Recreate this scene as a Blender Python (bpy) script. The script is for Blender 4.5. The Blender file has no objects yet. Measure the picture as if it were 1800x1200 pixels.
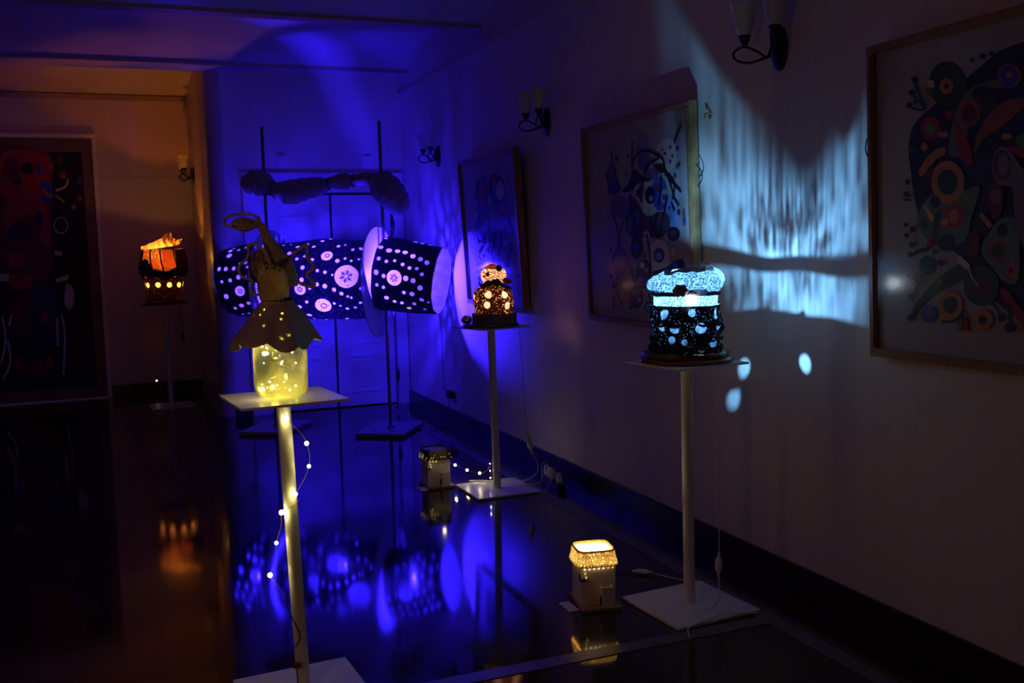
import bpy, bmesh, math, random
from mathutils import Vector, Matrix, Euler
from mathutils.geometry import delaunay_2d_cdt
PI = math.pi
sc = bpy.context.scene
COL = sc.collection
random.seed(7)

# ------------------------------------------------------------------ camera
YAW, PITCH, ROLL = 0.38209, 0.09855, -0.02588
CAM_H = 1.52
fw = Vector((math.sin(YAW)*math.cos(PITCH), math.cos(YAW)*math.cos(PITCH), -math.sin(PITCH)))
r0 = Vector((math.cos(YAW), -math.sin(YAW), 0)); u0 = r0.cross(fw)
rt = r0*math.cos(ROLL) + u0*math.sin(ROLL); up = -r0*math.sin(ROLL) + u0*math.cos(ROLL)
cd = bpy.data.cameras.new('camera'); cam = bpy.data.objects.new('camera', cd); COL.objects.link(cam)
M3 = Matrix((rt, up, -fw)).transposed()
cam.matrix_world = Matrix.Translation((0, 0, CAM_H)) @ M3.to_4x4()
cd.sensor_width = 36; cd.lens = 36*1744.1/1800; cd.clip_start = 0.05
sc.camera = cam

# ------------------------------------------------------------------ world, exposure
world = bpy.data.worlds.new('world'); sc.world = world; world.use_nodes = True
bg = world.node_tree.nodes['Background']
bg.inputs[0].default_value = (1.0, 0.72, 0.62, 1); bg.inputs[1].default_value = 0.0016
sc.view_settings.view_transform = 'Standard'; sc.view_settings.look = 'None'
sc.view_settings.exposure = 0; sc.view_settings.gamma = 1; sc.view_settings.use_curve_mapping = False
sc.cycles.use_denoising = True
sc.cycles.sample_clamp_indirect = 2.0
sc.cycles.caustics_reflective = False; sc.cycles.caustics_refractive = False
sc.cycles.transparent_max_bounces = 16

def point_light(name, loc, color, watt, radius=0.02, parent=None):
    l = bpy.data.lights.new(name, 'POINT'); l.color = color; l.energy = watt; l.shadow_soft_size = radius
    o = bpy.data.objects.new(name, l); COL.objects.link(o); o.location = loc
    if parent: o.parent = parent
    return o

# added warm fill light with no lamp body, out of frame on the left
point_light('hall_lamp', (-0.75, 1.7, 1.3), (1.0, 0.46, 0.30), 6.5, 0.12)

# ------------------------------------------------------------------ materials
def nt(name):
    m = bpy.data.materials.new(name); m.use_nodes = True
    t = m.node_tree; t.nodes.clear()
    out = t.nodes.new('ShaderNodeOutputMaterial')
    return m, t, out
def coords(t, scale=(1, 1, 1)):
    tc = t.nodes.new('ShaderNodeTexCoord'); mp = t.nodes.new('ShaderNodeMapping')
    mp.inputs['Scale'].default_value = scale
    t.links.new(tc.outputs['Object'], mp.inputs['Vector']); return mp.outputs[0]
def noise(t, vec, scale, detail=3, rough=0.5):
    n = t.nodes.new('ShaderNodeTexNoise'); n.inputs['Scale'].default_value = scale
    n.inputs['Detail'].default_value = detail; n.inputs['Roughness'].default_value = rough
    t.links.new(vec, n.inputs['Vector']); return n.outputs['Fac']
def ramp(t, fac, stops):
    r = t.nodes.new('ShaderNodeValToRGB'); t.links.new(fac, r.inputs[0])
    e = r.color_ramp.elements
    while len(e) < len(stops): e.new(0.5)
    for i, (p, c) in enumerate(stops):
        e[i].position = p; e[i].color = (c, c, c, 1) if isinstance(c, (int, float)) else (*c, 1)
    return r.outputs[0]
def mix(t, fac, a, b):
    m = t.nodes.new('ShaderNodeMixShader')
    if isinstance(fac, (int, float)): m.inputs[0].default_value = fac
    else: t.links.new(fac, m.inputs[0])
    t.links.new(a, m.inputs[1]); t.links.new(b, m.inputs[2]); return m.outputs[0]
def node(t, kind, color=None, **kw):
    n = t.nodes.new(kind)
    if color is not None:
        if hasattr(color, 'is_output'): t.links.new(color, n.inputs[0])
        else: n.inputs[0].default_value = (*color, 1)
    for k, v in kw.items(): n.inputs[k].default_value = v
    return n.outputs[0]
def bump(t, bs, fac, strength, dist=0.01):
    b = t.nodes.new('ShaderNodeBump'); b.inputs['Strength'].default_value = strength; b.inputs['Distance'].default_value = dist
    t.links.new(fac, b.inputs['Height']); t.links.new(b.outputs[0], bs.inputs['Normal'])
def plain(name, color, rough=0.5, metal=0.0, vary=0.12, nscale=30, bmp=0.0, scale=(1, 1, 1), spec=0.5, coat=0.0):
    m, t, out = nt(name)
    bs = t.nodes.new('ShaderNodeBsdfPrincipled'); bs.inputs['Roughness'].default_value = rough
    bs.inputs['Metallic'].default_value = metal; bs.inputs['Specular IOR Level'].default_value = spec
    bs.inputs['Coat Weight'].default_value = coat
    v = coords(t, scale); f = noise(t, v, nscale)
    lo = tuple(c*(1-vary) for c in color); hi = tuple(min(1, c*(1+vary)) for c in color)
    t.links.new(ramp(t, f, [(0.3, lo), (0.7, hi)]), bs.inputs['Base Color'])
    if bmp: bump(t, bs, f, bmp)
    t.links.new(bs.outputs[0], out.inputs[0]); return m
def emit(name, color, strength):
    m, t, out = nt(name)
    e = node(t, 'ShaderNodeEmission', color, Strength=strength)
    t.links.new(e, out.inputs[0]); return m
def veil(name, color, clear=0.3, gloss=0.0, nscale=60, vary=0.2):
    """thin translucent cloth or paper: passes diffused light, with a share of open weave"""
    m, t, out = nt(name)
    v = coords(t); f = noise(t, v, nscale)
    col = ramp(t, f, [(0.3, tuple(c*(1-vary) for c in color)), (0.7, color)])
    a = mix(t, 0.35, node(t, 'ShaderNodeBsdfTranslucent', col), node(t, 'ShaderNodeBsdfDiffuse', col))
    if gloss: a = mix(t, gloss, a, node(t, 'ShaderNodeBsdfGlossy', (1, 1, 1), Roughness=0.12))
    s = mix(t, clear, a, node(t, 'ShaderNodeBsdfTransparent', (1, 1, 1)))
    t.links.new(s, out.inputs[0]); return m
def knit(name, color, hole_scale, hole, squash=(1, 1, 1), leak=0.1, leak_color=(1, 1, 1), hole_noise=0.0, glow=(0.6, 0.6, 0.6)):
    """crochet or knit: yarn with small open stitches the lamp light comes through"""
    m, t, out = nt(name)
    v = coords(t, squash)
    vo = t.nodes.new('ShaderNodeTexVoronoi'); vo.inputs['Scale'].default_value = hole_scale
    t.links.new(v, vo.inputs['Vector'])
    mask = ramp(t, vo.outputs['Distance'], [(hole*0.8, 1.0), (hole, 0.0)])
    if hole_noise:
        f = ramp(t, noise(t, coords(t), hole_noise), [(0.42, 0.0), (0.6, 1.0)])
        mm = t.nodes.new('ShaderNodeMath'); mm.operation = 'MULTIPLY'
        t.links.new(mask, mm.inputs[0]); t.links.new(f, mm.inputs[1]); mask = mm.outputs[0]
    bs = t.nodes.new('ShaderNodeBsdfPrincipled'); bs.inputs['Base Color'].default_value = (*color, 1)
    bs.inputs['Roughness'].default_value = 0.9; bs.inputs['Specular IOR Level'].default_value = 0.1
    bump(t, bs, vo.outputs['Distance'], 0.6, 0.004)
    yarn = mix(t, leak, bs.outputs[0], node(t, 'ShaderNodeBsdfTranslucent', leak_color))
    s = mix(t, mask, yarn, node(t, 'ShaderNodeBsdfTranslucent', glow))
    t.links.new(s, out.inputs[0]); return m

M = {}
def wall_mat():
    m, t, out = nt('cream_plaster')
    bs = t.nodes.new('ShaderNodeBsdfPrincipled'); bs.inputs['Roughness'].default_value = 0.55
    bs.inputs['Specular IOR Level'].default_value = 0.25
    st = noise(t, coords(t, (7, 7, 0.25)), 3, 5, 0.6)
    t.links.new(ramp(t, st, [(0.3, (0.68, 0.60, 0.52)), (0.7, (0.73, 0.66, 0.57))]), bs.inputs['Base Color'])
    bump(t, bs, noise(t, coords(t), 55, 4), 0.12, 0.004)
    t.links.new(bs.outputs[0], out.inputs[0]); return m
def floor_mat():
    m, t, out = nt('polished_granite')
    bs = t.nodes.new('ShaderNodeBsdfPrincipled'); bs.inputs['Roughness'].default_value = 0.07
    bs.inputs['Specular IOR Level'].default_value = 0.38
    n1 = noise(t, coords(t), 90, 4, 0.7)
    t.links.new(ramp(t, n1, [(0.35, (0.012, 0.008, 0.007)), (0.7, (0.045, 0.026, 0.022))]), bs.inputs['Base Color'])
    rr = ramp(t, noise(t, coords(t), 3, 3), [(0.3, 0.045), (0.7, 0.10)])
    t.links.new(rr, bs.inputs['Roughness'])
    t.links.new(bs.outputs[0], out.inputs[0]); return m
M['wall'] = wall_mat(); M['floor'] = floor_mat()
M['ceiling'] = plain('white_ceiling_paint', (0.62, 0.58, 0.55), 0.8, vary=0.06, nscale=4)
M['beam'] = plain('tan_beam_paint', (0.45, 0.36, 0.25), 0.7, vary=0.08, nscale=6)
M['gloss_paint'] = plain('glossy_cream_paint', (0.50, 0.42, 0.33), 0.36, vary=0.06, nscale=5, spec=1.0)
M['skirting'] = plain('dark_polished_skirting', (0.03, 0.02, 0.018), 0.25, vary=0.25, nscale=20)
M['strip'] = plain('grey_stone_strip', (0.10, 0.105, 0.11), 0.3, vary=0.15, nscale=40)
M['door'] = plain('white_door_paint', (0.72, 0.70, 0.68), 0.4, vary=0.05, nscale=5)
M['gap'] = plain('dark_joint', (0.02, 0.02, 0.02), 0.9)
M['white_metal'] = plain('white_powder_coat', (0.78, 0.76, 0.72), 0.32, vary=0.03, nscale=12)
M['steel'] = plain('brushed_dark_steel', (0.22, 0.20, 0.19), 0.35, 0.9, vary=0.1, nscale=40)
M['base_steel'] = plain('grey_base_plate', (0.34, 0.34, 0.36), 0.3, 0.3, vary=0.08, nscale=20)
M['black'] = plain('black_metal', (0.012, 0.012, 0.014), 0.45, 0.3)
M['black_plastic'] = plain('black_plastic', (0.015, 0.015, 0.015), 0.4)
M['white_plastic'] = plain('white_plastic', (0.75, 0.74, 0.70), 0.35, vary=0.03)
M['cable_white'] = plain('white_cable', (0.70, 0.68, 0.64), 0.5, vary=0.03)
M['cable_black'] = plain('black_cable', (0.012, 0.012, 0.012), 0.5)
M['wood_frame'] = plain('golden_wood_frame', (0.30, 0.17, 0.06), 0.35, vary=0.3, nscale=14, scale=(6, 1, 1))
M['white_frame'] = plain('pale_frame', (0.88, 0.82, 0.76), 0.5, vary=0.1)
M['paper'] = plain('grey_white_paper', (0.40, 0.37, 0.37), 0.8, vary=0.05, nscale=8)
M['tan_mat'] = plain('tan_backing_board', (0.20, 0.12, 0.06), 0.8, vary=0.2, nscale=8)
M['black_canvas'] = plain('black_canvas', (0.015, 0.014, 0.015), 0.8, vary=0.3, nscale=12)
M['frost'] = plain('frosted_sconce_glass', (0.55, 0.53, 0.50), 0.35, vary=0.06)
M['brass'] = plain('brass', (0.75, 0.52, 0.2), 0.3, 0.9)
M['burlap'] = plain('burlap', (0.60, 0.45, 0.24), 0.95, vary=0.35, nscale=120, bmp=0.5)
M['burlap_dark'] = plain('brown_burlap', (0.55, 0.41, 0.22), 0.95, vary=0.35, nscale=110, bmp=0.5)
M['felt'] = plain('taupe_felt', (0.36, 0.28, 0.22), 0.85, vary=0.12, nscale=30)
M['thread'] = plain('dark_thread', (0.05, 0.045, 0.05), 0.9)
M['wing_wire'] = plain('wrapped_wing_wire', (0.62, 0.52, 0.38), 0.9, vary=0.3, nscale=150)
M['fleece'] = plain('stuffed_grey_fleece', (0.30, 0.24, 0.22), 0.95, vary=0.15, nscale=18, bmp=0.4)
M['wood_slab'] = plain('dark_varnished_wood', (0.16, 0.065, 0.02), 0.22, vary=0.35, nscale=9, scale=(1, 5, 8))
M['rope'] = plain('dark_rope', (0.26, 0.20, 0.17), 0.9, vary=0.4, nscale=70, bmp=0.6)
M['clay_white'] = plain('white_cardboard', (0.74, 0.70, 0.64), 0.7, vary=0.05, nscale=20)
M['cork'] = plain('cork_board', (0.30, 0.16, 0.06), 0.8, vary=0.25, nscale=60)
M['card'] = plain('white_card', (0.70, 0.68, 0.68), 0.6, vary=0.03)
M['foil'] = plain('crumpled_silver_foil', (0.75, 0.73, 0.68), 0.22, 0.95, vary=0.15, nscale=40)
M['dark_cloth'] = plain('dark_navy_cloth', (0.018, 0.016, 0.028), 0.9, vary=0.3, nscale=50, bmp=0.4)
M['leaf_dark'] = plain('dark_felt_leaf', (0.05, 0.045, 0.05), 0.9, vary=0.3)
M['shell_grey'] = plain('mauve_cloth_flower', (0.25, 0.17, 0.20), 0.85, vary=0.25)

# ------------------------------------------------------------------ mesh helpers
class MB:
    def __init__(s): s.v = []; s.f = []; s.m = []
    def add(s, vs, fs, mi=0):
        o = len(s.v); s.v += [tuple(q) for q in vs]
        for f in fs: s.f.append(tuple(i+o for i in f)); s.m.append(mi)
        return s
    def box(s, a, b, mi=0):
        x0, y0, z0 = a; x1, y1, z1 = b
        vs = [(x0,y0,z0),(x1,y0,z0),(x1,y1,z0),(x0,y1,z0),(x0,y0,z1),(x1,y0,z1),(x1,y1,z1),(x0,y1,z1)]
        return s.add(vs, [(0,3,2,1),(4,5,6,7),(0,1,5,4),(1,2,6,5),(2,3,7,6),(3,0,4,7)], mi)
    def prism(s, pts, z0, z1, mi=0, z0f=None):
        n = len(pts)
        vs = [(x, y, z0) for x, y in pts] + [(x, y, z1) for x, y in pts]
        fs = [tuple(range(n))[::-1], tuple(range(n, 2*n))] + [(i, (i+1) % n, n+(i+1) % n, n+i) for i in range(n)]
        return s.add(vs, fs, mi)
    def tube(s, path, r, n=8, mi=0, cap=True, closed=False):
        P = [Vector(p) for p in path]; k = len(P)
        rad = r if callable(r) else ((lambda i: r[i]) if isinstance(r, (list, tuple)) else (lambda i: r))
        vs = []; prev = None
        for i in range(k):
            if closed: t = P[(i+1) % k]-P[i-1]
            else: t = P[min(i+1, k-1)]-P[max(i-1, 0)]
            if t.length < 1e-9: t = Vector((0, 0, 1))
            t.normalize()
            if prev is None:
                a = Vector((0, 0, 1)) if abs(t.z) < 0.9 else Vector((1, 0, 0))
                nrm = t.cross(a).normalized()
            else:
                nrm = prev - t*prev.dot(t)
                nrm = nrm.normalized() if nrm.length > 1e-6 else t.orthogonal().normalized()
            prev = nrm; b = t.cross(nrm)
            for j in range(n):
                an = 2*PI*j/n; q = P[i] + (nrm*math.cos(an)+b*math.sin(an))*rad(i); vs.append(q)
        fs = []
        for i in range(k if closed else k-1):
            i2 = (i+1) % k
            for j in range(n):
                fs.append((i*n+j, i*n+(j+1) % n, i2*n+(j+1) % n, i2*n+j))
        if cap and not closed: fs += [tuple(range(n))[::-1], tuple(range((k-1)*n, k*n))]
        return s.add(vs, fs, mi)
    def lathe(s, prof, n=32, mi=0, warp=None, cap0=False, cap1=False, ctr=(0, 0, 0)):
        vs = []; k = len(prof)
        for i, (r, z) in enumerate(prof):
            for j in range(n):
                a = 2*PI*j/n; rr, zz = (r, z) if warp is None else warp(r, z, a, i)
                vs.append((ctr[0]+rr*math.cos(a), ctr[1]+rr*math.sin(a), ctr[2]+zz))
        fs = [(i*n+j, i*n+(j+1) % n, (i+1)*n+(j+1) % n, (i+1)*n+j) for i in range(k-1) for j in range(n)]
        if cap0: fs.append(tuple(range(n))[::-1])
        if cap1: fs.append(tuple(range((k-1)*n, k*n)))
        return s.add(vs, fs, mi)
    def blob(s, c, r, seg=12, rings=8, mi=0, jit=0.0, rnd=random):
        rx, ry, rz = r if isinstance(r, (tuple, list)) else (r, r, r)
        vs = [(c[0], c[1], c[2]-rz)]
        for i in range(1, rings):
            th = PI*i/rings
            for j in range(seg):
                a = 2*PI*j/seg; q = 1+rnd.uniform(-jit, jit)
                vs.append((c[0]+rx*q*math.sin(th)*math.cos(a), c[1]+ry*q*math.sin(th)*math.sin(a), c[2]-rz*q*math.cos(th)))
        vs.append((c[0], c[1], c[2]+rz)); L = len(vs)-1
        fs = [(0, 1+(j+1) % seg, 1+j) for j in range(seg)]
        for i in range(rings-2):
            for j in range(seg):
                a = 1+i*seg+j; b = 1+i*seg+(j+1) % seg
                fs.append((a, b, b+seg, a+seg))
        o = 1+(rings-2)*seg
        fs += [(o+j, o+(j+1) % seg, L) for j in range(seg)]
        return s.add(vs, fs, mi)
    def xf(s, mat, start=0):
        for i in range(start, len(s.v)): s.v[i] = tuple(mat @ Vector(s.v[i]))
        return s
    def build(s, name, mat, parent=None, smooth=False, loc=None, rot=None):
        me = bpy.data.meshes.new(name); me.from_pydata(s.v, [], s.f); me.update()
        for mt in (mat if isinstance(mat, (list, tuple)) else [mat]): me.materials.append(mt)
        if any(s.m): me.polygons.foreach_set('material_index', s.m)
        if smooth:
            me.polygons.foreach_set('use_smooth', [True]*len(me.polygons))
            try: me.set_sharp_from_angle(angle=math.radians(50))
            except Exception: pass
        o = bpy.data.objects.new(name, me); COL.objects.link(o)
        if parent: o.parent = parent
        if loc: o.location = loc
        if rot: o.rotation_euler = rot
        return o
def tag(o, label=None, cat=None, group=None, kind=None):
    if label: o['label'] = label
    if cat: o['category'] = cat
    if group: o['group'] = group
    if kind: o['kind'] = kind
    return o
def thing(name, label, cat, loc=(0, 0, 0), rz=0.0, group=None):
    o = bpy.data.objects.new(name, None); COL.objects.link(o); o.location = loc; o.rotation_euler = (0, 0, rz)
    o.empty_display_size = 0.1
    return tag(o, label, cat, group)
def struct(o, label=None): return tag(o, label, None, None, 'structure')
def smoothpath(pts, sub=6, closed=False):
    P = [Vector(p) for p in pts]; n = len(P); out = []
    for i in range(n if closed else n-1):
        if closed: a, b, c, d = P[i-1], P[i], P[(i+1) % n], P[(i+2) % n]
        else: a, b, c, d = P[max(i-1, 0)], P[i], P[i+1], P[min(i+2, n-1)]
        for k in range(sub):
            t = k/sub
            out.append(0.5*((2*b)+(c-a)*t+(2*a-5*b+4*c-d)*t*t+(3*b-a-3*c+d)*t**3))
    if not closed: out.append(P[-1])
    return out

# ------------------------------------------------------------------ the room
XW, YB, HC = 2.654, 9.309, 3.12
XA, YA = 0.87, 11.35
struct(MB().box((-4.5, -3.5, -0.2), (XW+0.2, YA+0.2, 0)).build('floor', M['floor']), 'dark polished granite floor reflecting the lamps')
fl = bpy.data.objects['floor']
MB().box((2.325, -3.4, 0.0), (2.40, 9.2, 0.003)).build('border_strip', M['strip'], fl)
MB().box((-1.4, 3.145, 0.0), (2.325, 3.22, 0.003)).build('border_strip', M['strip'], fl)
struct(MB().box((XW, -3.5, 0), (XW+0.2, YB+0.2, 3.40)).build('wall_right', M['wall']), 'long cream wall hung with framed pictures')
DX0, DX1, DZ = 1.16, 2.63, 2.19
w = MB().box((XA+0.12, YB, 0), (DX0, YB+0.2, 3.40)).box((DX0, YB, DZ), (XW, YB+0.2, 3.40)).box((DX1, YB, 0), (XW, YB+0.2, DZ)).box((DX0, YB+0.12, 0), (DX1, YB+0.2, DZ))
struct(w.build('wall_back', M['wall']), 'far end wall around the white double door, lit blue')
# the return wall of the alcove with a rounded front corner
prof = [(XA+0.13, YA+0.1), (XA-0.004, YA+0.1), (XA-0.004, YB+0.13)]
for k in range(1, 17):
    a = PI/2*k/16; prof.append((XA-0.004+0.124*(1-math.cos(a)), YB+0.13-0.134*math.sin(a)))
prof.append((XA+0.13, YB-0.004))
struct(MB().prism(prof, 0, 3.45).build('wall_return', M['gloss_paint'], smooth=True), 'narrow glossy return wall of the alcove with a rounded corner')
struct(MB().box((-4.5, YA, 0), (XA+0.2, YA+0.2, 3.6)).build('wall_alcove', M['wall']), 'alcove back wall lit orange above the lamp')
struct(MB().box((-4.7, -3.5, 0), (-4.5, YA+0.2, 3.6)).build('wall_left', M['wall']), 'far left wall outside the picture')
# vaulted ceiling between flat tan beams
cl = MB()
edges = [-3.5, -1.05, 1.0, 3.05, 5.05, 7.10, 9.15]
def vault(y0, y1, x0, x1, z0, rise):
    n = 16; vs = []
    for i in range(n+1):
        t = i/n; z = z0+rise*(1-(2*t-1)**2)
        vs += [(x0, y0+(y1-y0)*t, z), (x1, y0+(y1-y0)*t, z)]
    cl.add(vs, [(2*i, 2*i+2, 2*i+3, 2*i+1) for i in range(n)])
for a, b in zip(edges[:-1], edges[1:]): vault(a+0.06, b-0.06, -4.5, XW, HC+0.01, 0.17)
cl.box((-4.5, -3.5, 3.42), (XW+0.2, YA+0.2, 3.5))
vault(YB+0.12, YA, -4.5, XA+0.1, 3.17, 0.10)
ceil = struct(cl.build('ceiling', M['ceiling'], smooth=True), 'shallow vaulted ceiling bays')
for y in edges[1:-1]:
    MB().box((-4.5, y-0.06, HC-0.012), (XW, y+0.06, HC+0.06)).build('beam', M['beam'], ceil)
MB().box((-4.5, 9.09, HC), (XW, YB+0.12, HC+0.08)).build('beam', M['ceiling'], ceil)
MB().box((-4.5, 9.045, HC-0.006), (XW, 9.09, HC+0.06)).build('beam', M['beam'], ceil)
# picture rail, skirting
pr = MB()
for (z0, z1, d) in ((2.915, 2.945, 0.018), (2.945, 2.958, 0.03)): pr.box((XW-d, -3.5, z0), (XW, YB, z1))
struct(pr.build('trim_1', M['wall']), 'thin picture rail along the right wall')
struct(MB().box((-4.5, YA-0.02, 3.115), (XA-0.004, YA, 3.15)).box((-4.5, YA-0.035, 3.15), (XA-0.004, YA, 3.165)).build('trim_2', M['beam']), 'dark rail at the top of the alcove wall')
struct(MB().box((-4.5, YA-0.01, 2.31), (XA-0.004, YA, 2.325)).build('trim_3', M['wall']), 'thin rail across the alcove wall')
def skirt(a, b, axis):
    (x0, y0), (x1, y1) = a, b
    m = MB().box((x0, y0, 0), (x1, y1, 0.112))
    if axis == 'y': m.box((x0+0.006, y0, 0.112), (x1, y1, 0.121))
    else: m.box((x0, y0+0.006, 0.112), (x1, y1, 0.121))
    return m
struct(skirt((XW-0.022, -3.5), (XW, YB), 'y').build('baseboard_right', M['skirting']), 'dark skirting board along the right wall')
struct(skirt((-4.5, YA-0.02), (XA-0.004, YA), 'x').box((XA+0.12, YB-0.02, 0), (1.14, YB, 0.121)).build('baseboard_back', M['skirting']), 'dark skirting board of the alcove')

# double door
d = thing('door_1', 'white panelled double door behind the spotted lantern', None, (0, 0, 0)); del_c = d.get('category')
d['kind'] = 'structure'
cz = MB().box((1.15, YB-0.03, 0), (1.30, YB+0.02, 2.035)).box((2.53, YB-0.03, 0), (2.64, YB+0.02, 2.035)).box((1.15, YB-0.03, 2.035), (2.64, YB+0.02, 2.19)).box((1.14, YB-0.045, 2.19), (2.645, YB+0.02, 2.215))
cz.build('door_casing', M['door'], d)
MB().box((1.30, YB-0.038, 0.0), (1.318, YB-0.028, 2.035)).box((1.30, YB-0.038, 2.035), (2.53, YB-0.028, 2.05)).build('casing_bead', M['door'], d)
MB().box((1.30, YB+0.035, 0), (2.53, YB+0.05, 2.035)).build('dark_recess', M['gap'], d)
for (x0, x1) in ((1.325, 1.935), (1.958, 2.515)):
    leaf = MB().box((x0, YB+0.0, 0.012), (x1, YB+0.034, 2.012))
    lf = leaf.build('door_leaf', M['door'], d)
    for (z0, z1) in ((0.14, 0.50), (0.60, 1.02), (1.14, 1.82)):
        a, b = x0+0.13, x1-0.13
        fr = MB()
        for (p, q) in (((a, z0), (b, z0+0.022)), ((a, z1-0.022), (b, z1)), ((a, z0+0.022), (a+0.022, z1-0.022)), ((b-0.022, z0+0.022), (b, z1-0.022))):
            fr.box((p[0], YB-0.010, p[1]), (q[0], YB+0.002, q[1]))
        fr.build('panel_moulding', M['door'], lf)
        MB().box((a+0.05, YB-0.005, z0+0.05), (b-0.05, YB+0.002, z1-0.05)).build('door_panel', M['door'], lf)
hx = 1.99
MB().box((hx-0.015, YB-0.006, 0.98), (hx+0.015, YB, 1.12)).tube([(hx, YB-0.005, 1.06), (hx, YB-0.05, 1.06), (hx+0.1, YB-0.05, 1.06)], 0.008).build('door_handle', M['brass'], d)

# two small boxes on the wall above the door
for (x, lab) in ((1.516, 'small white wall box above the left door leaf'), (2.312, 'small white wall box above the right door leaf')):
    o = thing('wall_box', lab, 'wall box', (x, YB, 2.335), 0, 'white boxes above the door')
    MB().box((-0.045, -0.012, -0.05), (0.045, 0, 0.05)).build('back_plate', M['white_plastic'], o)
    MB().box((-0.028, -0.03, -0.032), (0.028, -0.012, 0.032)).build('cover', M['white_plastic'], o)
    MB().blob((0, -0.031, 0.004), 0.006, 8, 6).build('screw', M['black_plastic'], o)

# ------------------------------------------------------------------ wall sconces
def make_sconce(name, label, loc, rz):
    o = thing(name, label, 'sconce', loc, rz, 'double wall sconces with glass shades')   # local +x points out of the wall
    bp = MB().lathe([(0.0, 0.0), (1.0, 0.0), (0.97, 0.45), (0.75, 0.8), (0.35, 0.95), (0, 1.0)], 28)
    for i, (a, b, cz_) in enumerate(bp.v): bp.v[i] = (cz_*0.022, a*0.052, b*0.092)
    bp.build('back_plate', M['black'], o, True)
    for s in (-1, 1):
        arm = smoothpath([(0.015, 0.012*s, -0.02), (0.055, 0.035*s, -0.035), (0.10, 0.085*s, -0.048), (0.135, 0.125*s, -0.030), (0.135, 0.138*s, 0.004),
                          (0.105, 0.105*s, 0.022), (0.07, 0.06*s, -0.005), (0.045, 0.03*s, -0.03), (0.03, 0.02*s, 0.02), (0.028, 0.03*s, 0.075)], 6)
        MB().tube(arm, 0.0055, 8).build('arm', M['black'], o, True)
        c = (0.105, 0.105*s)
        cup = MB().lathe([(0.004, 0.02), (0.012, 0.03), (0.020, 0.045), (0.027, 0.062), (0.027, 0.068), (0.0, 0.068)], 20, ctr=(c[0], c[1], 0))
        cup.build('holder_cup', M['black'], o, True)
        def wv(r, z, a, i): 
            k = max(0, (z-0.13)/0.07); return r*(1+0.10*k*math.cos(6*a)), z+0.008*k*math.cos(6*a)
        pr_ = [(0.022, 0.066), (0.032, 0.085), (0.041, 0.115), (0.046, 0.145), (0.053, 0.172), (0.064, 0.192)]
        prf = pr_ + [(r-0.0035, z+0.001) for r, z in pr_[::-1]]
        MB().lathe(prf, 36, warp=wv, ctr=(c[0], c[1], 0)).build('glass_shade', M['frost'], o, True)
    return o
for (y, z, lab) in ((3.51, 2.30, 'double wall sconce high on the wall, left of the nearest picture'),
                    (5.90, 2.285, 'double wall sconce between the two middle pictures'),
                    (8.17, 2.272, 'double wall sconce lit blue near the door corner')):
    make_sconce('wall_sconce', lab, (XW, y, z), PI)
make_sconce('wall_sconce', 'double wall sconce in the orange-lit alcove', (XA-0.004, 10.85, 2.30), PI)

# ------------------------------------------------------------------ framed pictures
PAL = dict(lilac=(0.30,0.26,0.48), violet=(0.14,0.10,0.26), bone=(0.62,0.56,0.47), umber=(0.09,0.055,0.05), black=(0.012,0.011,0.014), blue=(0.03,0.07,0.45), navy=(0.015,0.025,0.07),
           sky=(0.18,0.33,0.75), teal=(0.08,0.17,0.20), tealdark=(0.012,0.05,0.075), red=(0.35,0.02,0.015), wine=(0.13,0.012,0.018), orange=(0.50,0.20,0.03), amber=(0.75,0.30,0.03),
           rust=(0.28,0.09,0.025), moss=(0.03,0.075,0.025), green=(0.12,0.26,0.03), sage=(0.13,0.19,0.11), mauve=(0.20,0.16,0.18), redorange=(0.55,0.10,0.02), sand=(0.5,0.4,0.2))
for k, v in PAL.items(): M['paint_'+k] = plain('paint_'+k, v, 0.6, vary=0.12, nscale=25)
def artwork(data, parent, y0):
    """layers of flat paint in the local xz plane, each a hair above the last"""
    names = sorted(PAL); mb = MB()
    for n, s in enumerate(data):
        y = y0-0.00012*(n+1); mi = names.index(s[1])
        if s[0] == 'e':
            cx, cz_, ax, az, bx, bz = s[2:]
            pts = [(cx+ax*math.cos(2*PI*i/20)+bx*math.sin(2*PI*i/20), cz_+az*math.cos(2*PI*i/20)+bz*math.sin(2*PI*i/20)) for i in range(20)]
            mb.add([(x, y, z) for x, z in pts], [tuple(range(20))], mi)
        elif s[0] == 'p':
            q = s[2:]; pts = [(q[i], 0, q[i+1]) for i in range(0, len(q), 2)]
            pts = smoothpath(pts, 3, True) if len(pts) > 4 else pts
            mb.add([(p[0], y, p[2]) for p in pts], [tuple(range(len(pts)))], mi)
        else:
            w_ = s[2]; q = s[3:]; P = smoothpath([(q[i], 0, q[i+1]) for i in range(0, len(q), 2)], 5)
            vs = []
            for i, p in enumerate(P):
                t = (P[min(i+1, len(P)-1)]-P[max(i-1, 0)]).normalized(); nn = Vector((-t.z, 0, t.x))*w_/2
                vs += [(p.x+nn.x, y, p.z+nn.z), (p.x-nn.x, y, p.z-nn.z)]
            mb.add(vs, [(2*i, 2*i+1, 2*i+3, 2*i+2) for i in range(len(P)-1)], mi)
    return mb.build('painted_design', [M['paint_'+k] for k in names], parent)
mg, tg, og = nt('picture_glass')
tg.links.new(mix(tg, 0.03, node(tg, 'ShaderNodeBsdfTransparent', (1, 1, 1)), node(tg, 'ShaderNodeBsdfGlossy', (1, 1, 1), Roughness=0.16)), og.inputs[0])
M['glass'] = mg
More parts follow.
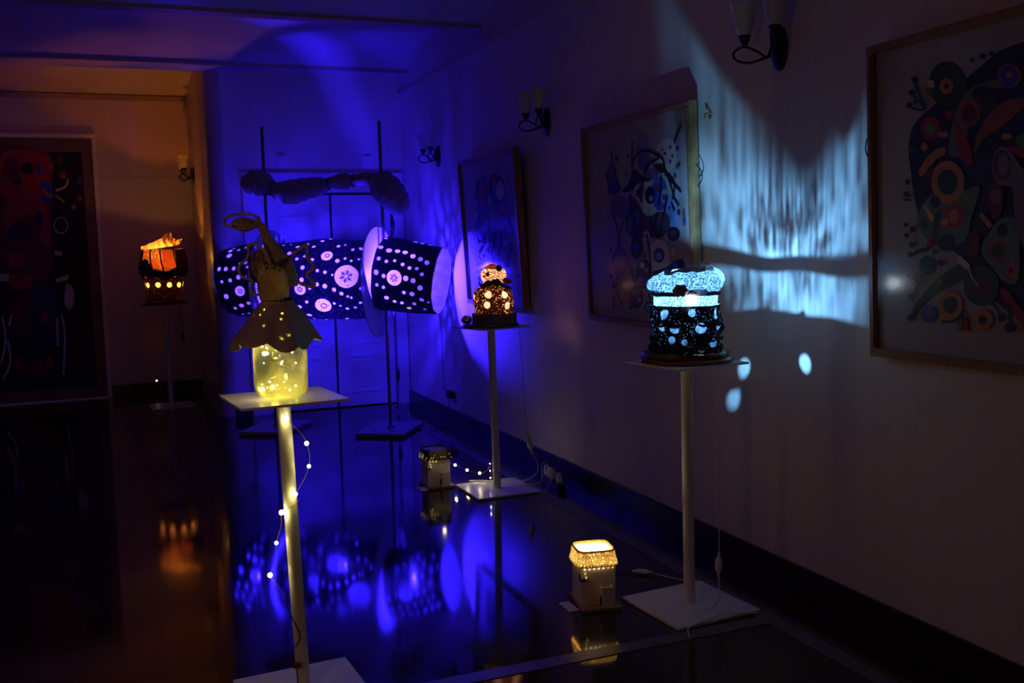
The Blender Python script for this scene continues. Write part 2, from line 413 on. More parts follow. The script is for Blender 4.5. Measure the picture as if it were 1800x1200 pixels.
def picture(label, loc, rot, w_, h_, data, fw_=0.03, depth=0.035, paper='paper', frame='wood_frame', glass=True, loops=True, margin=0.0):
    o = thing('framed_picture', label, 'picture', loc, 0, 'abstract pictures'); o.rotation_euler = rot
    # local: x to the right as seen, z up, -y toward the viewer
    for (a, b) in (((-fw_, -fw_), (w_+fw_, 0)), ((-fw_, h_), (w_+fw_, h_+fw_)), ((-fw_, 0), (0, h_)), ((w_, 0), (w_+fw_, h_))):
        m = MB().box((a[0], -0.008, a[1]), (b[0], depth, b[1]))
        ins = 0.006
        m.box((a[0]+ins, -0.014, a[1]+ins), (b[0]-ins, -0.008, b[1]-ins))
        m.build('frame_rail', M[frame], o)
    MB().box((0, 0.012, 0), (w_, depth-0.004, h_)).build('backing_sheet', M[paper], o)
    if data:
        clip = [s for s in data]
        artwork(clip, o, 0.0115)
    if glass: MB().box((0, -0.003, 0), (w_, -0.001, h_)).build('glass_pane', M['glass'], o)
    if loops:
        for (x, s) in ((-fw_, -1), (w_+fw_, 1)):
            P = smoothpath([(x, 0.02, h_*0.74), (x+0.035*s, 0.02, h_*0.72), (x+0.045*s, 0.025, h_*0.68), (x+0.01*s, 0.02, h_*0.64)], 5)
            MB().tube(P, 0.0025, 6).build('hanging_loop', M['black'], o, True)
    return o
def wallrot(lean): return (math.atan2(lean, 1.05), 0, -PI/2)
ART_FAR = [
  ("e","black",0.418,0.804,0.126,-0.007,-0.026,-0.122),("e","violet",0.418,0.804,0.109,-0.006,-0.024,-0.112),("e","red",0.418,0.804,0.046,-0.003,-0.015,-0.07),("p","black",0.619,0.92,0.755,0.915,0.865,0.864,0.878,0.731,0.777,0.687,0.645,0.703,0.558,0.826),
  ("e","orange",0.674,0.877,0.046,-0.003,-0.007,-0.035),("e","blue",0.681,0.789,0.059,-0.003,-0.011,-0.056),("e","bone",0.787,0.802,0.078,-0.005,-0.013,-0.067),("e","red",0.937,0.864,0.03,-0.002,-0.004,-0.022),
  ("e","teal",0.893,0.711,0.061,-0.003,-0.012,-0.062),("e","wine",0.776,0.678,0.161,-0.007,-0.011,-0.058),("e","red",0.869,0.617,0.057,-0.002,-0.009,-0.046),("e","orange",0.697,0.622,0.046,-0.002,-0.008,-0.039),
  ("e","navy",0.78,0.562,0.156,-0.004,-0.013,-0.068),("e","violet",0.418,0.571,0.143,-0.004,-0.023,-0.111),("e","black",0.319,0.522,0.1,-0.002,-0.015,-0.072),("e","blue",0.319,0.522,0.08,-0.002,-0.013,-0.062),
  ("e","violet",0.413,0.408,0.129,-0.001,-0.019,-0.092),("e","navy",0.627,0.477,0.136,-0.002,-0.018,-0.089),("e","orange",0.814,0.464,0.031,-0.0,-0.003,-0.017),("e","lilac",0.789,0.406,0.037,-0.0,-0.005,-0.025),
  ("e","wine",0.646,0.367,0.109,-0.0,-0.012,-0.06),("e","black",0.945,0.5,0.04,-0.001,-0.006,-0.03),("e","navy",0.924,0.386,0.036,-0.0,-0.005,-0.025),("e","umber",0.867,0.328,0.057,0.0,-0.007,-0.035),
  ("e","navy",0.446,0.286,0.103,0.001,-0.011,-0.051),("e","black",0.479,0.651,0.024,-0.001,-0.002,-0.011),("e","black",0.272,0.442,0.023,-0.0,-0.006,-0.027),("e","black",0.426,0.447,0.022,-0.0,-0.002,-0.011),
  ("e","wine",0.415,0.252,0.015,0.0,-0.004,-0.02),("e","blue",0.863,0.597,0.02,-0.001,-0.004,-0.018),("e","navy",0.317,0.414,0.033,-0.0,-0.004,-0.018),("e","wine",0.47,0.568,0.039,-0.001,-0.005,-0.023),
  ("e","violet",0.289,0.567,0.034,-0.001,-0.003,-0.014),("e","wine",0.56,0.416,0.025,-0.0,-0.002,-0.011),("e","wine",0.428,0.322,0.017,0.0,-0.003,-0.017),("e","violet",0.63,0.393,0.031,-0.0,-0.002,-0.011),
  ("e","navy",0.27,0.264,0.032,0.0,-0.004,-0.017),("e","blue",0.504,0.346,0.022,0.0,-0.004,-0.018),("e","violet",0.384,0.675,0.021,-0.001,-0.005,-0.022),("e","blue",0.31,0.254,0.023,0.0,-0.002,-0.009),
  ("e","blue",0.732,0.278,0.037,0.0,-0.004,-0.021),("e","umber",0.298,0.568,0.041,-0.001,-0.005,-0.023),("e","violet",0.845,0.291,0.029,0.0,-0.002,-0.009),("e","navy",0.916,0.551,0.019,-0.0,-0.003,-0.018),
  ("e","blue",0.557,0.692,0.015,-0.001,-0.002,-0.011),("e","violet",0.96,0.425,0.023,-0.0,-0.002,-0.011),("e","navy",0.393,0.674,0.034,-0.001,-0.004,-0.019),("e","black",0.701,0.439,0.028,-0.0,-0.003,-0.014),
  ("e","violet",0.352,0.451,0.035,-0.0,-0.003,-0.016),("e","umber",0.639,0.581,0.024,-0.001,-0.002,-0.008),("e","violet",0.577,0.393,0.025,-0.0,-0.002,-0.012),("e","violet",0.312,0.585,0.021,-0.001,-0.003,-0.012),
  ("e","blue",0.594,0.573,0.022,-0.001,-0.005,-0.024),("e","black",0.631,0.232,0.024,0.0,-0.005,-0.024),("e","navy",0.664,0.649,0.019,-0.001,-0.005,-0.023),("e","umber",0.499,0.389,0.035,-0.0,-0.004,-0.02),
  ("e","umber",0.636,0.389,0.031,-0.0,-0.003,-0.013),("e","violet",0.975,0.646,0.034,-0.001,-0.004,-0.024),("e","black",0.254,0.271,0.019,0.0,-0.006,-0.027),("e","umber",0.867,0.374,0.024,-0.0,-0.003,-0.016),
  ("e","black",0.944,0.583,0.013,-0.0,-0.004,-0.023),("e","umber",0.729,0.572,0.023,-0.001,-0.004,-0.021),("e","blue",0.884,0.435,0.033,-0.0,-0.002,-0.011),("e","lilac",0.843,0.431,0.031,-0.0,-0.005,-0.024),
  ("e","wine",0.33,0.69,0.031,-0.001,-0.004,-0.017),("e","black",0.739,0.626,0.022,-0.001,-0.004,-0.021),("e","lilac",0.5,0.536,0.016,-0.0,-0.005,-0.025),("e","lilac",0.518,0.327,0.022,0.0,-0.003,-0.012),
  ("e","blue",0.882,0.503,0.015,-0.0,-0.004,-0.023),("e","black",0.646,0.492,0.035,-0.001,-0.004,-0.022),("e","lilac",0.68,0.256,0.029,0.0,-0.005,-0.025),("e","navy",0.547,0.322,0.018,0.0,-0.005,-0.024),
  ("e","black",0.789,0.539,0.034,-0.001,-0.002,-0.012),("e","lilac",0.82,0.683,0.02,-0.001,-0.003,-0.017),("e","umber",0.818,0.413,0.026,-0.0,-0.003,-0.017),("e","black",0.88,0.523,0.031,-0.001,-0.005,-0.025),
  ("e","lilac",0.743,0.41,0.021,-0.0,-0.005,-0.024),("e","lilac",0.819,0.428,0.035,-0.0,-0.003,-0.017),("e","blue",0.715,0.487,0.017,-0.0,-0.004,-0.021),("e","navy",0.972,0.528,0.022,-0.001,-0.003,-0.018),
  ("e","black",0.433,0.254,0.02,0.0,-0.005,-0.023),("e","blue",0.306,0.395,0.039,-0.0,-0.003,-0.014),("e","black",0.526,0.557,0.015,-0.0,-0.002,-0.008),("e","lilac",0.81,0.319,0.036,0.0,-0.002,-0.011),
  ("e","black",0.698,0.232,0.015,0.0,-0.005,-0.025),("e","wine",0.395,0.475,0.038,-0.001,-0.003,-0.012),("e","lilac",0.855,0.374,0.034,-0.0,-0.002,-0.012),("e","lilac",0.788,0.546,0.019,-0.0,-0.003,-0.013),
  ("e","wine",0.91,0.503,0.022,-0.0,-0.004,-0.022),("e","lilac",0.579,0.421,0.02,-0.0,-0.005,-0.024),("e","black",0.754,0.407,0.022,-0.0,-0.005,-0.025),("e","blue",0.424,0.67,0.04,-0.002,-0.005,-0.026),
  ("e","violet",0.72,0.547,0.016,-0.0,-0.002,-0.012),("e","violet",0.73,0.471,0.028,-0.0,-0.002,-0.009),("e","wine",0.352,0.642,0.016,-0.001,-0.003,-0.015),("e","blue",0.303,0.589,0.035,-0.001,-0.003,-0.012),
  ("e","navy",0.348,0.576,0.038,-0.001,-0.004,-0.02),("e","black",0.777,0.389,0.036,-0.0,-0.004,-0.023),("e","umber",0.655,0.371,0.032,-0.0,-0.004,-0.018),("e","navy",0.344,0.299,0.028,0.0,-0.002,-0.01),
  ("e","wine",0.346,0.277,0.029,0.0,-0.004,-0.018),("e","black",0.892,0.535,0.022,-0.001,-0.003,-0.015),("e","black",0.454,0.38,0.022,-0.0,-0.005,-0.023),("e","black",0.346,0.297,0.037,0.0,-0.003,-0.013),
  ("e","umber",0.594,0.36,0.019,-0.0,-0.005,-0.023),("e","lilac",0.545,0.617,0.027,-0.001,-0.002,-0.011),("e","umber",0.676,0.27,0.021,0.0,-0.004,-0.02),("e","wine",0.742,0.672,0.028,-0.001,-0.002,-0.012),
  ("e","black",0.828,0.469,0.033,-0.0,-0.004,-0.022),("e","black",0.864,0.28,0.034,0.0,-0.004,-0.019),("e","black",0.701,0.448,0.037,-0.0,-0.003,-0.014),("e","violet",0.442,0.681,0.028,-0.001,-0.005,-0.023),
  ("e","navy",0.273,0.381,0.024,-0.0,-0.004,-0.02),("e","black",0.801,0.633,0.036,-0.001,-0.004,-0.022),("e","black",0.345,0.597,0.022,-0.001,-0.005,-0.026),("e","blue",0.249,0.37,0.021,-0.0,-0.003,-0.013),
  ("e","black",0.864,0.55,0.022,-0.001,-0.003,-0.018),("e","wine",0.394,0.468,0.016,-0.0,-0.004,-0.018),("e","blue",0.692,0.561,0.019,-0.0,-0.004,-0.02),("e","wine",0.443,0.693,0.037,-0.002,-0.005,-0.025),
  ("p","black",0.214,0.345,0.275,0.345,0.268,0.312,0.207,0.311),("p","navy",0.325,0.352,0.372,0.352,0.367,0.327,0.319,0.326),("p","black",0.203,0.292,0.264,0.293,0.257,0.259,0.195,0.259),("p","navy",0.314,0.3,0.361,0.301,0.356,0.275,0.308,0.274),
  ("p","black",0.191,0.239,0.253,0.24,0.245,0.207,0.184,0.206),("p","navy",0.303,0.248,0.351,0.249,0.345,0.223,0.297,0.222),("p","black",0.18,0.187,0.241,0.188,0.234,0.154,0.172,0.152),("p","navy",0.292,0.196,0.34,0.197,0.334,0.171,0.286,0.17),
  ("p","black",0.172,0.149,0.233,0.151,0.226,0.117,0.164,0.115),("p","navy",0.284,0.159,0.332,0.161,0.326,0.134,0.278,0.133),("e","black",1.021,0.201,0.017,0.0,-0.002,-0.01),("e","black",1.072,0.207,0.017,0.0,-0.002,-0.009),
  ("e","black",1.015,0.101,0.018,0.001,-0.002,-0.01),("e","black",1.036,0.075,0.017,0.001,-0.002,-0.01),("e","black",1.071,0.067,0.017,0.001,-0.002,-0.01),("e","black",0.987,0.291,0.018,0.0,-0.002,-0.01),
  ("e","black",1.009,0.272,0.018,0.0,-0.002,-0.01),("l","black",0.014,0.37,0.897,0.275,0.74,0.352,0.675,0.531,0.698),("l","black",0.014,0.383,0.684,0.231,0.535,0.243,0.451,0.391,0.439),("l","black",0.014,0.391,0.439,0.286,0.368,0.331,0.295),
  ("l","black",0.014,0.68,0.74,0.523,0.658,0.561,0.567,0.464,0.509),("l","black",0.014,1.034,0.816,1.023,0.686,0.943,0.595),("l","black",0.014,0.917,0.596,1.004,0.518,0.936,0.424,0.829,0.27),("l","black",0.014,0.718,0.524,0.753,0.426,0.593,0.307)]
ART_MIDDLE = [
  ("e","lilac",0.64,0.881,0.075,-0.007,-0.008,-0.101),("e","violet",0.658,0.837,0.064,-0.005,-0.004,-0.058),("e","violet",0.738,0.762,0.062,-0.005,-0.002,-0.031),("e","bone",0.867,0.84,0.102,-0.016,-0.031,-0.087),
  ("e","umber",0.92,0.881,0.012,-0.001,-0.001,-0.011),("e","black",0.868,0.855,0.014,-0.001,-0.0,-0.007),("e","violet",0.937,0.838,0.012,-0.001,-0.001,-0.012),("e","blue",0.915,0.812,0.014,-0.001,-0.001,-0.01),
  ("e","umber",0.845,0.875,0.01,-0.001,-0.0,-0.006),("e","blue",0.987,0.869,0.015,-0.001,-0.001,-0.013),("e","umber",0.813,0.787,0.051,-0.004,-0.002,-0.026),("p","lilac",0.26,0.676,0.371,0.676,0.475,0.654,0.445,0.577,0.392,0.5,0.358,0.392,0.285,0.399,0.242,0.469,0.221,0.585),
  ("e","violet",0.377,0.614,0.088,-0.004,-0.005,-0.062),("e","black",0.296,0.8,0.055,-0.004,-0.004,-0.05),("e","violet",0.296,0.8,0.049,-0.004,-0.004,-0.046),("p","blue",0.267,0.75,0.342,0.762,0.397,0.703,0.31,0.679,0.265,0.699),
  ("p","black",0.544,0.803,0.631,0.764,0.715,0.732,0.536,0.694,0.408,0.691,0.494,0.741),("p","umber",0.488,0.675,0.565,0.633,0.658,0.553,0.826,0.542,0.82,0.442,0.65,0.445,0.539,0.447,0.454,0.538,0.472,0.621),("p","bone",0.536,0.694,0.606,0.728,0.735,0.722,0.684,0.675,0.669,0.552,0.577,0.643),("p","umber",0.563,0.687,0.66,0.717,0.619,0.614),
  ("e","blue",0.804,0.658,0.076,-0.004,-0.006,-0.084),("e","lilac",0.854,0.645,0.038,-0.002,-0.002,-0.036),("e","umber",0.849,0.64,0.02,-0.001,-0.001,-0.016),("e","umber",0.796,0.69,0.026,-0.002,-0.002,-0.023),
  ("e","black",0.709,0.658,0.053,-0.003,-0.003,-0.045),("e","lilac",0.719,0.641,0.023,-0.001,-0.001,-0.014),("p","sky",0.883,0.628,0.944,0.65,0.959,0.588,0.982,0.481,0.904,0.493,0.859,0.567),("e","black",0.9,0.586,0.01,-0.0,-0.0,-0.006),
  ("p","umber",0.723,0.551,0.868,0.561,0.894,0.493,0.82,0.442,0.736,0.444),("e","black",0.528,0.524,0.092,-0.003,-0.007,-0.082),("e","navy",0.528,0.524,0.081,-0.002,-0.006,-0.074),("e","teal",0.487,0.517,0.034,-0.001,-0.004,-0.044),
  ("e","teal",0.569,0.545,0.028,-0.001,-0.003,-0.044),("e","black",0.534,0.524,0.018,-0.001,-0.002,-0.022),("p","lilac",0.403,0.5,0.493,0.447,0.522,0.386,0.595,0.297,0.529,0.179,0.479,0.274,0.439,0.352,0.382,0.386),("e","black",0.354,0.312,0.091,0.001,-0.007,-0.077),
  ("e","teal",0.354,0.312,0.081,0.001,-0.006,-0.071),("e","black",0.551,0.388,0.065,-0.0,-0.005,-0.062),("e","blue",0.551,0.391,0.032,-0.0,-0.002,-0.024),("e","bone",0.661,0.45,0.037,-0.001,-0.002,-0.026),
  ("e","umber",0.661,0.45,0.017,-0.0,-0.001,-0.011),("e","blue",0.632,0.347,0.015,0.0,-0.001,-0.012),("e","bone",0.782,0.347,0.11,0.0,-0.006,-0.084),("e","umber",0.782,0.35,0.054,0.0,-0.003,-0.038),
  ("e","sky",0.78,0.347,0.031,0.0,-0.002,-0.021),("p","navy",0.723,0.266,0.85,0.29,0.991,0.332,1.025,0.261,0.867,0.248,0.742,0.234),("e","blue",0.936,0.306,0.029,0.0,-0.001,-0.018),("e","black",0.931,0.455,0.06,-0.001,-0.002,-0.035),
  ("e","umber",0.921,0.455,0.035,-0.001,-0.001,-0.021),("e","bone",0.92,0.366,0.025,-0.0,-0.001,-0.02),("e","black",0.619,0.254,0.081,0.001,-0.005,-0.072),("e","umber",0.619,0.254,0.072,0.001,-0.005,-0.066),
  ("e","bone",0.606,0.298,0.027,0.0,-0.001,-0.019),("e","lilac",0.648,0.271,0.022,0.0,-0.001,-0.016),("e","violet",0.59,0.242,0.025,0.0,-0.001,-0.017),("e","blue",0.633,0.216,0.029,0.001,-0.001,-0.019),
  ("e","sky",0.577,0.22,0.016,0.0,-0.001,-0.012),("e","black",0.53,0.126,0.075,0.003,-0.005,-0.063),("e","umber",0.53,0.126,0.066,0.003,-0.005,-0.058),("e","lilac",0.503,0.145,0.021,0.001,-0.001,-0.015),
  ("e","sky",0.55,0.152,0.018,0.001,-0.001,-0.015),("e","violet",0.523,0.106,0.023,0.001,-0.001,-0.017),("e","bone",0.564,0.113,0.016,0.001,-0.001,-0.013),("e","black",0.666,0.078,0.048,0.002,-0.002,-0.031),
  ("e","lilac",0.666,0.078,0.035,0.002,-0.002,-0.023),("e","bone",0.486,0.223,0.021,0.0,-0.002,-0.023),("e","sky",0.453,0.239,0.016,0.0,-0.001,-0.017),("e","navy",0.252,0.229,0.018,0.0,-0.001,-0.013),
  ("e","black",0.285,0.18,0.017,0.001,-0.001,-0.016),("e","umber",0.409,0.134,0.033,0.001,-0.002,-0.025),("e","black",0.425,0.187,0.014,0.0,-0.001,-0.009),("e","black",0.462,0.066,0.016,0.001,-0.001,-0.008),
  ("e","navy",0.265,0.381,0.015,-0.0,-0.001,-0.009),("e","black",0.375,0.872,0.017,-0.001,-0.001,-0.013),("e","black",0.504,0.872,0.014,-0.001,-0.001,-0.008),("e","navy",0.991,0.557,0.013,-0.001,-0.001,-0.011),
  ("e","violet",1.039,0.55,0.009,-0.0,-0.001,-0.02),("e","blue",1.041,0.514,0.013,-0.0,-0.001,-0.023),("e","navy",0.969,0.735,0.012,-0.001,-0.001,-0.008),("e","navy",1.011,0.787,0.011,-0.001,-0.001,-0.008),
  ("e","navy",0.991,0.776,0.01,-0.001,-0.0,-0.007),("e","navy",0.989,0.597,0.012,-0.001,-0.001,-0.008),("e","black",0.48,0.783,0.011,-0.001,-0.001,-0.007),("l","black",0.014,0.544,0.803,0.559,0.845,0.617,0.878,0.694,0.887,0.807,0.855,0.866,0.819,0.881,0.746),
  ("l","black",0.014,0.662,0.746,0.721,0.811,0.827,0.838),("l","black",0.014,0.557,0.954,0.544,0.803),("l","black",0.014,1.047,0.979,1.001,0.932,0.975,0.895),("l","black",0.014,0.882,0.756,0.938,0.712,1.022,0.656),
  ("l","black",0.014,0.865,0.799,0.919,0.713,0.962,0.624,0.985,0.607),("l","black",0.014,0.762,0.807,0.843,0.775,0.911,0.744,0.966,0.695,0.942,0.625),("l","black",0.014,0.841,0.749,0.836,0.672,0.799,0.595),("l","black",0.014,0.894,0.643,0.847,0.541,0.789,0.448),
  ("l","black",0.014,0.325,0.916,0.319,0.849),("l","black",0.014,0.266,0.676,0.273,0.744,0.241,0.815),("l","black",0.014,0.347,0.818,0.365,0.75,0.409,0.707),("l","black",0.014,0.37,0.392,0.397,0.494,0.456,0.565),
  ("l","black",0.014,0.295,0.646,0.312,0.565,0.355,0.501,0.36,0.387),("l","black",0.014,0.333,0.243,0.326,0.156,0.277,0.095,0.28,0.049),("l","black",0.014,0.326,0.156,0.358,0.099,0.374,0.082),("l","black",0.014,0.439,0.352,0.49,0.274,0.53,0.191),
  ("l","black",0.014,0.682,0.439,0.698,0.358,0.701,0.25,0.664,0.189,0.529,0.179),("l","black",0.014,0.674,0.178,0.691,0.113,0.73,0.066),("l","black",0.014,0.578,0.659,0.649,0.72,0.672,0.74),("l","black",0.014,0.712,0.551,0.74,0.492,0.715,0.444),
  ("l","black",0.014,0.789,0.443,0.761,0.502,0.807,0.563),("l","black",0.014,0.932,0.61,0.958,0.568,0.95,0.589)]
ART_NEAR = [
  ("p","navy",0.149,0.711,0.171,0.786,0.243,0.834,0.31,0.866,0.394,0.908,0.462,0.941,0.538,0.975,0.63,0.984,0.689,0.982,0.695,0.117,0.614,0.147,0.517,0.196,0.415,0.303,0.32,0.374,0.224,0.414,0.183,0.513,0.161,0.626),("e","moss",0.323,0.905,0.08,-0.012,-0.0,-0.074),("e","orange",0.32,0.899,0.029,-0.004,-0.0,-0.026),("e","black",0.32,0.899,0.01,-0.001,-0.0,-0.009),
  ("p","bone",0.239,0.933,0.269,0.924,0.266,0.898,0.239,0.91),("p","green",0.229,0.912,0.264,0.901,0.259,0.877,0.229,0.885),("e","red",0.25,0.769,0.045,-0.005,-0.0,-0.04),("e","green",0.25,0.769,0.023,-0.003,-0.0,-0.021),
  ("e","orange",0.224,0.711,0.015,-0.001,-0.0,-0.015),("p","green",0.154,0.71,0.191,0.71,0.162,0.7),("p","red",0.31,0.818,0.351,0.816,0.341,0.788,0.317,0.799),("p","orange",0.288,0.754,0.327,0.753,0.327,0.734,0.287,0.735),
  ("p","sage",0.331,0.675,0.336,0.733,0.356,0.805,0.393,0.858,0.45,0.885,0.548,0.887,0.569,0.867,0.484,0.85,0.428,0.795,0.405,0.726,0.393,0.663),("e","navy",0.477,0.851,0.052,-0.008,-0.0,-0.025),("e","moss",0.479,0.824,0.048,-0.007,-0.0,-0.028),("e","rust",0.416,0.802,0.045,-0.006,-0.0,-0.045),
  ("e","wine",0.414,0.799,0.03,-0.004,-0.0,-0.029),("p","red",0.36,0.768,0.393,0.742,0.421,0.685,0.427,0.633,0.393,0.647,0.362,0.703),("p","rust",0.434,0.665,0.448,0.73,0.495,0.787,0.553,0.817,0.631,0.823,0.69,0.828,0.631,0.795,0.549,0.745,0.473,0.71),("e","rust",0.569,0.892,0.045,-0.007,0.0,-0.038),
  ("e","blue",0.569,0.892,0.031,-0.005,0.0,-0.031),("e","orange",0.569,0.894,0.012,-0.002,0.0,-0.009),("p","orange",0.2,0.632,0.247,0.682,0.309,0.703,0.317,0.68,0.272,0.661,0.216,0.612),("p","wine",0.216,0.612,0.252,0.648,0.292,0.635,0.246,0.572),
  ("p","sage",0.191,0.466,0.251,0.546,0.369,0.549,0.457,0.562,0.427,0.469,0.396,0.387,0.295,0.374,0.224,0.406),("e","orange",0.326,0.585,0.071,-0.005,-0.0,-0.071),("e","moss",0.326,0.585,0.043,-0.003,-0.0,-0.043),("e","navy",0.273,0.522,0.022,-0.001,-0.0,-0.021),
  ("e","green",0.416,0.525,0.028,-0.001,-0.0,-0.026),("e","red",0.356,0.472,0.043,-0.001,-0.0,-0.039),("e","orange",0.352,0.472,0.021,-0.001,-0.0,-0.021),("e","moss",0.225,0.449,0.015,-0.0,-0.0,-0.014),
  ("p","amber",0.217,0.511,0.235,0.512,0.273,0.465,0.255,0.456),("p","amber",0.295,0.462,0.33,0.465,0.325,0.442,0.295,0.443),("e","navy",0.322,0.384,0.036,-0.0,-0.0,-0.029),("e","wine",0.315,0.384,0.012,-0.0,-0.0,-0.01),
  ("p","moss",0.271,0.478,0.301,0.489,0.27,0.378,0.205,0.35,0.25,0.388),("p","red",0.245,0.402,0.27,0.405,0.255,0.375,0.229,0.367),("p","wine",0.415,0.414,0.466,0.431,0.452,0.34,0.41,0.336),("p","black",0.438,0.46,0.495,0.481,0.517,0.43,0.457,0.395),
  ("p","orange",0.466,0.482,0.51,0.438,0.497,0.427,0.457,0.468),("p","moss",0.163,0.115,0.188,0.177,0.264,0.249,0.368,0.312,0.42,0.303,0.387,0.261,0.268,0.208,0.201,0.158),("p","green",0.269,0.249,0.309,0.269,0.299,0.244,0.274,0.228),("p","bone",0.377,0.344,0.422,0.311,0.406,0.295,0.365,0.323),
  ("e","tealdark",0.236,0.307,0.036,0.0,-0.0,-0.033),("e","orange",0.338,0.176,0.053,0.003,-0.0,-0.048),("e","moss",0.338,0.176,0.032,0.002,-0.0,-0.029),("e","blue",0.242,0.14,0.036,0.002,-0.0,-0.03),
  ("e","red",0.242,0.138,0.013,0.001,-0.0,-0.012),("e","moss",0.465,0.245,0.071,0.002,-0.0,-0.066),("e","wine",0.461,0.243,0.036,0.001,-0.0,-0.031),("e","orange",0.472,0.134,0.043,0.003,-0.0,-0.035),
  ("e","moss",0.472,0.134,0.016,0.001,-0.0,-0.015),("p","green",0.367,0.132,0.386,0.137,0.391,0.091,0.369,0.09),("p","red",0.391,0.141,0.41,0.142,0.419,0.093,0.395,0.092),("p","red",0.539,0.229,0.571,0.234,0.613,0.182,0.695,0.117,0.696,0.082,0.614,0.136),
  ("p","sage",0.466,0.362,0.51,0.427,0.545,0.458,0.602,0.453,0.613,0.358,0.609,0.267,0.56,0.258,0.51,0.304),("e","rust",0.532,0.355,0.043,-0.0,0.0,-0.039),("e","moss",0.532,0.355,0.026,-0.0,0.0,-0.023),("e","redorange",0.584,0.296,0.023,0.0,0.0,-0.023),
  ("e","navy",0.582,0.296,0.008,0.0,0.0,-0.009),("e","navy",0.549,0.422,0.021,-0.0,0.0,-0.02),("e","wine",0.523,0.519,0.03,-0.002,0.0,-0.064),("e","rust",0.523,0.525,0.022,-0.001,0.0,-0.023),
  ("p","mauve",0.51,0.609,0.527,0.674,0.574,0.67,0.632,0.599,0.692,0.595,0.694,0.307,0.633,0.358,0.596,0.463,0.587,0.551,0.538,0.563),("e","umber",0.549,0.623,0.034,-0.003,0.0,-0.049),("e","mauve",0.553,0.623,0.021,-0.002,0.0,-0.035),("e","green",0.632,0.688,0.032,-0.003,0.0,-0.024),
  ("e","orange",0.566,0.709,0.019,-0.002,0.0,-0.01),("p","red",0.57,0.681,0.632,0.664,0.692,0.659,0.692,0.628,0.612,0.642),("e","tealdark",0.188,0.941,0.015,-0.002,-0.0,-0.011),("e","tealdark",0.177,0.9,0.016,-0.002,-0.0,-0.011),
  ("e","tealdark",0.192,0.866,0.01,-0.001,-0.0,-0.008),("e","tealdark",0.164,0.858,0.013,-0.002,-0.0,-0.01),("e","tealdark",0.435,0.962,0.009,-0.002,-0.0,-0.007),("e","tealdark",0.475,0.967,0.013,-0.002,-0.0,-0.01),
  ("e","tealdark",0.51,0.969,0.009,-0.002,0.0,-0.007),("e","tealdark",0.155,0.597,0.013,-0.001,-0.0,-0.01),("e","tealdark",0.147,0.558,0.011,-0.001,-0.0,-0.008),("e","tealdark",0.145,0.449,0.011,-0.0,-0.0,-0.008),
  ("e","tealdark",0.175,0.433,0.013,-0.0,-0.0,-0.01),("e","tealdark",0.148,0.413,0.011,-0.0,-0.0,-0.008),("e","tealdark",0.171,0.379,0.013,-0.0,-0.0,-0.01),("e","tealdark",0.166,0.344,0.013,0.0,-0.0,-0.01),
  ("e","tealdark",0.198,0.355,0.01,-0.0,-0.0,-0.008),("e","tealdark",0.165,0.27,0.013,0.0,-0.0,-0.01),("e","tealdark",0.204,0.251,0.016,0.0,-0.0,-0.012),("e","tealdark",0.164,0.196,0.016,0.001,-0.0,-0.012),
  ("e","tealdark",0.163,0.123,0.016,0.001,-0.0,-0.012),("e","tealdark",0.277,0.355,0.013,-0.0,-0.0,-0.01),("e","tealdark",0.304,0.317,0.015,0.0,-0.0,-0.012),("e","tealdark",0.55,0.146,0.015,0.001,0.0,-0.013),
  ("e","tealdark",0.58,0.116,0.019,0.001,0.0,-0.016),("e","tealdark",0.567,0.183,0.013,0.001,0.0,-0.011),("l","tealdark",0.008,0.188,0.941,0.211,0.89,0.243,0.838),("l","tealdark",0.008,0.177,0.9,0.211,0.865,0.238,0.839),
  ("l","tealdark",0.008,0.164,0.858,0.197,0.84,0.238,0.833),("l","tealdark",0.008,0.166,0.344,0.198,0.355,0.232,0.369),("l","tealdark",0.008,0.165,0.27,0.204,0.251,0.218,0.281),("l","tealdark",0.008,0.204,0.251,0.186,0.217,0.164,0.196),
  ("l","tealdark",0.008,0.163,0.123,0.196,0.181),("l","tealdark",0.008,0.55,0.146,0.532,0.178,0.506,0.191),("l","tealdark",0.008,0.58,0.116,0.582,0.154,0.567,0.183),("l","tealdark",0.008,0.136,0.539,0.173,0.533),
  ("l","tealdark",0.008,0.141,0.552,0.173,0.547),("l","bone",0.006,0.422,0.303,0.433,0.275,0.461,0.243),("l","black",0.008,0.306,0.118,0.367,0.126,0.41,0.163)]
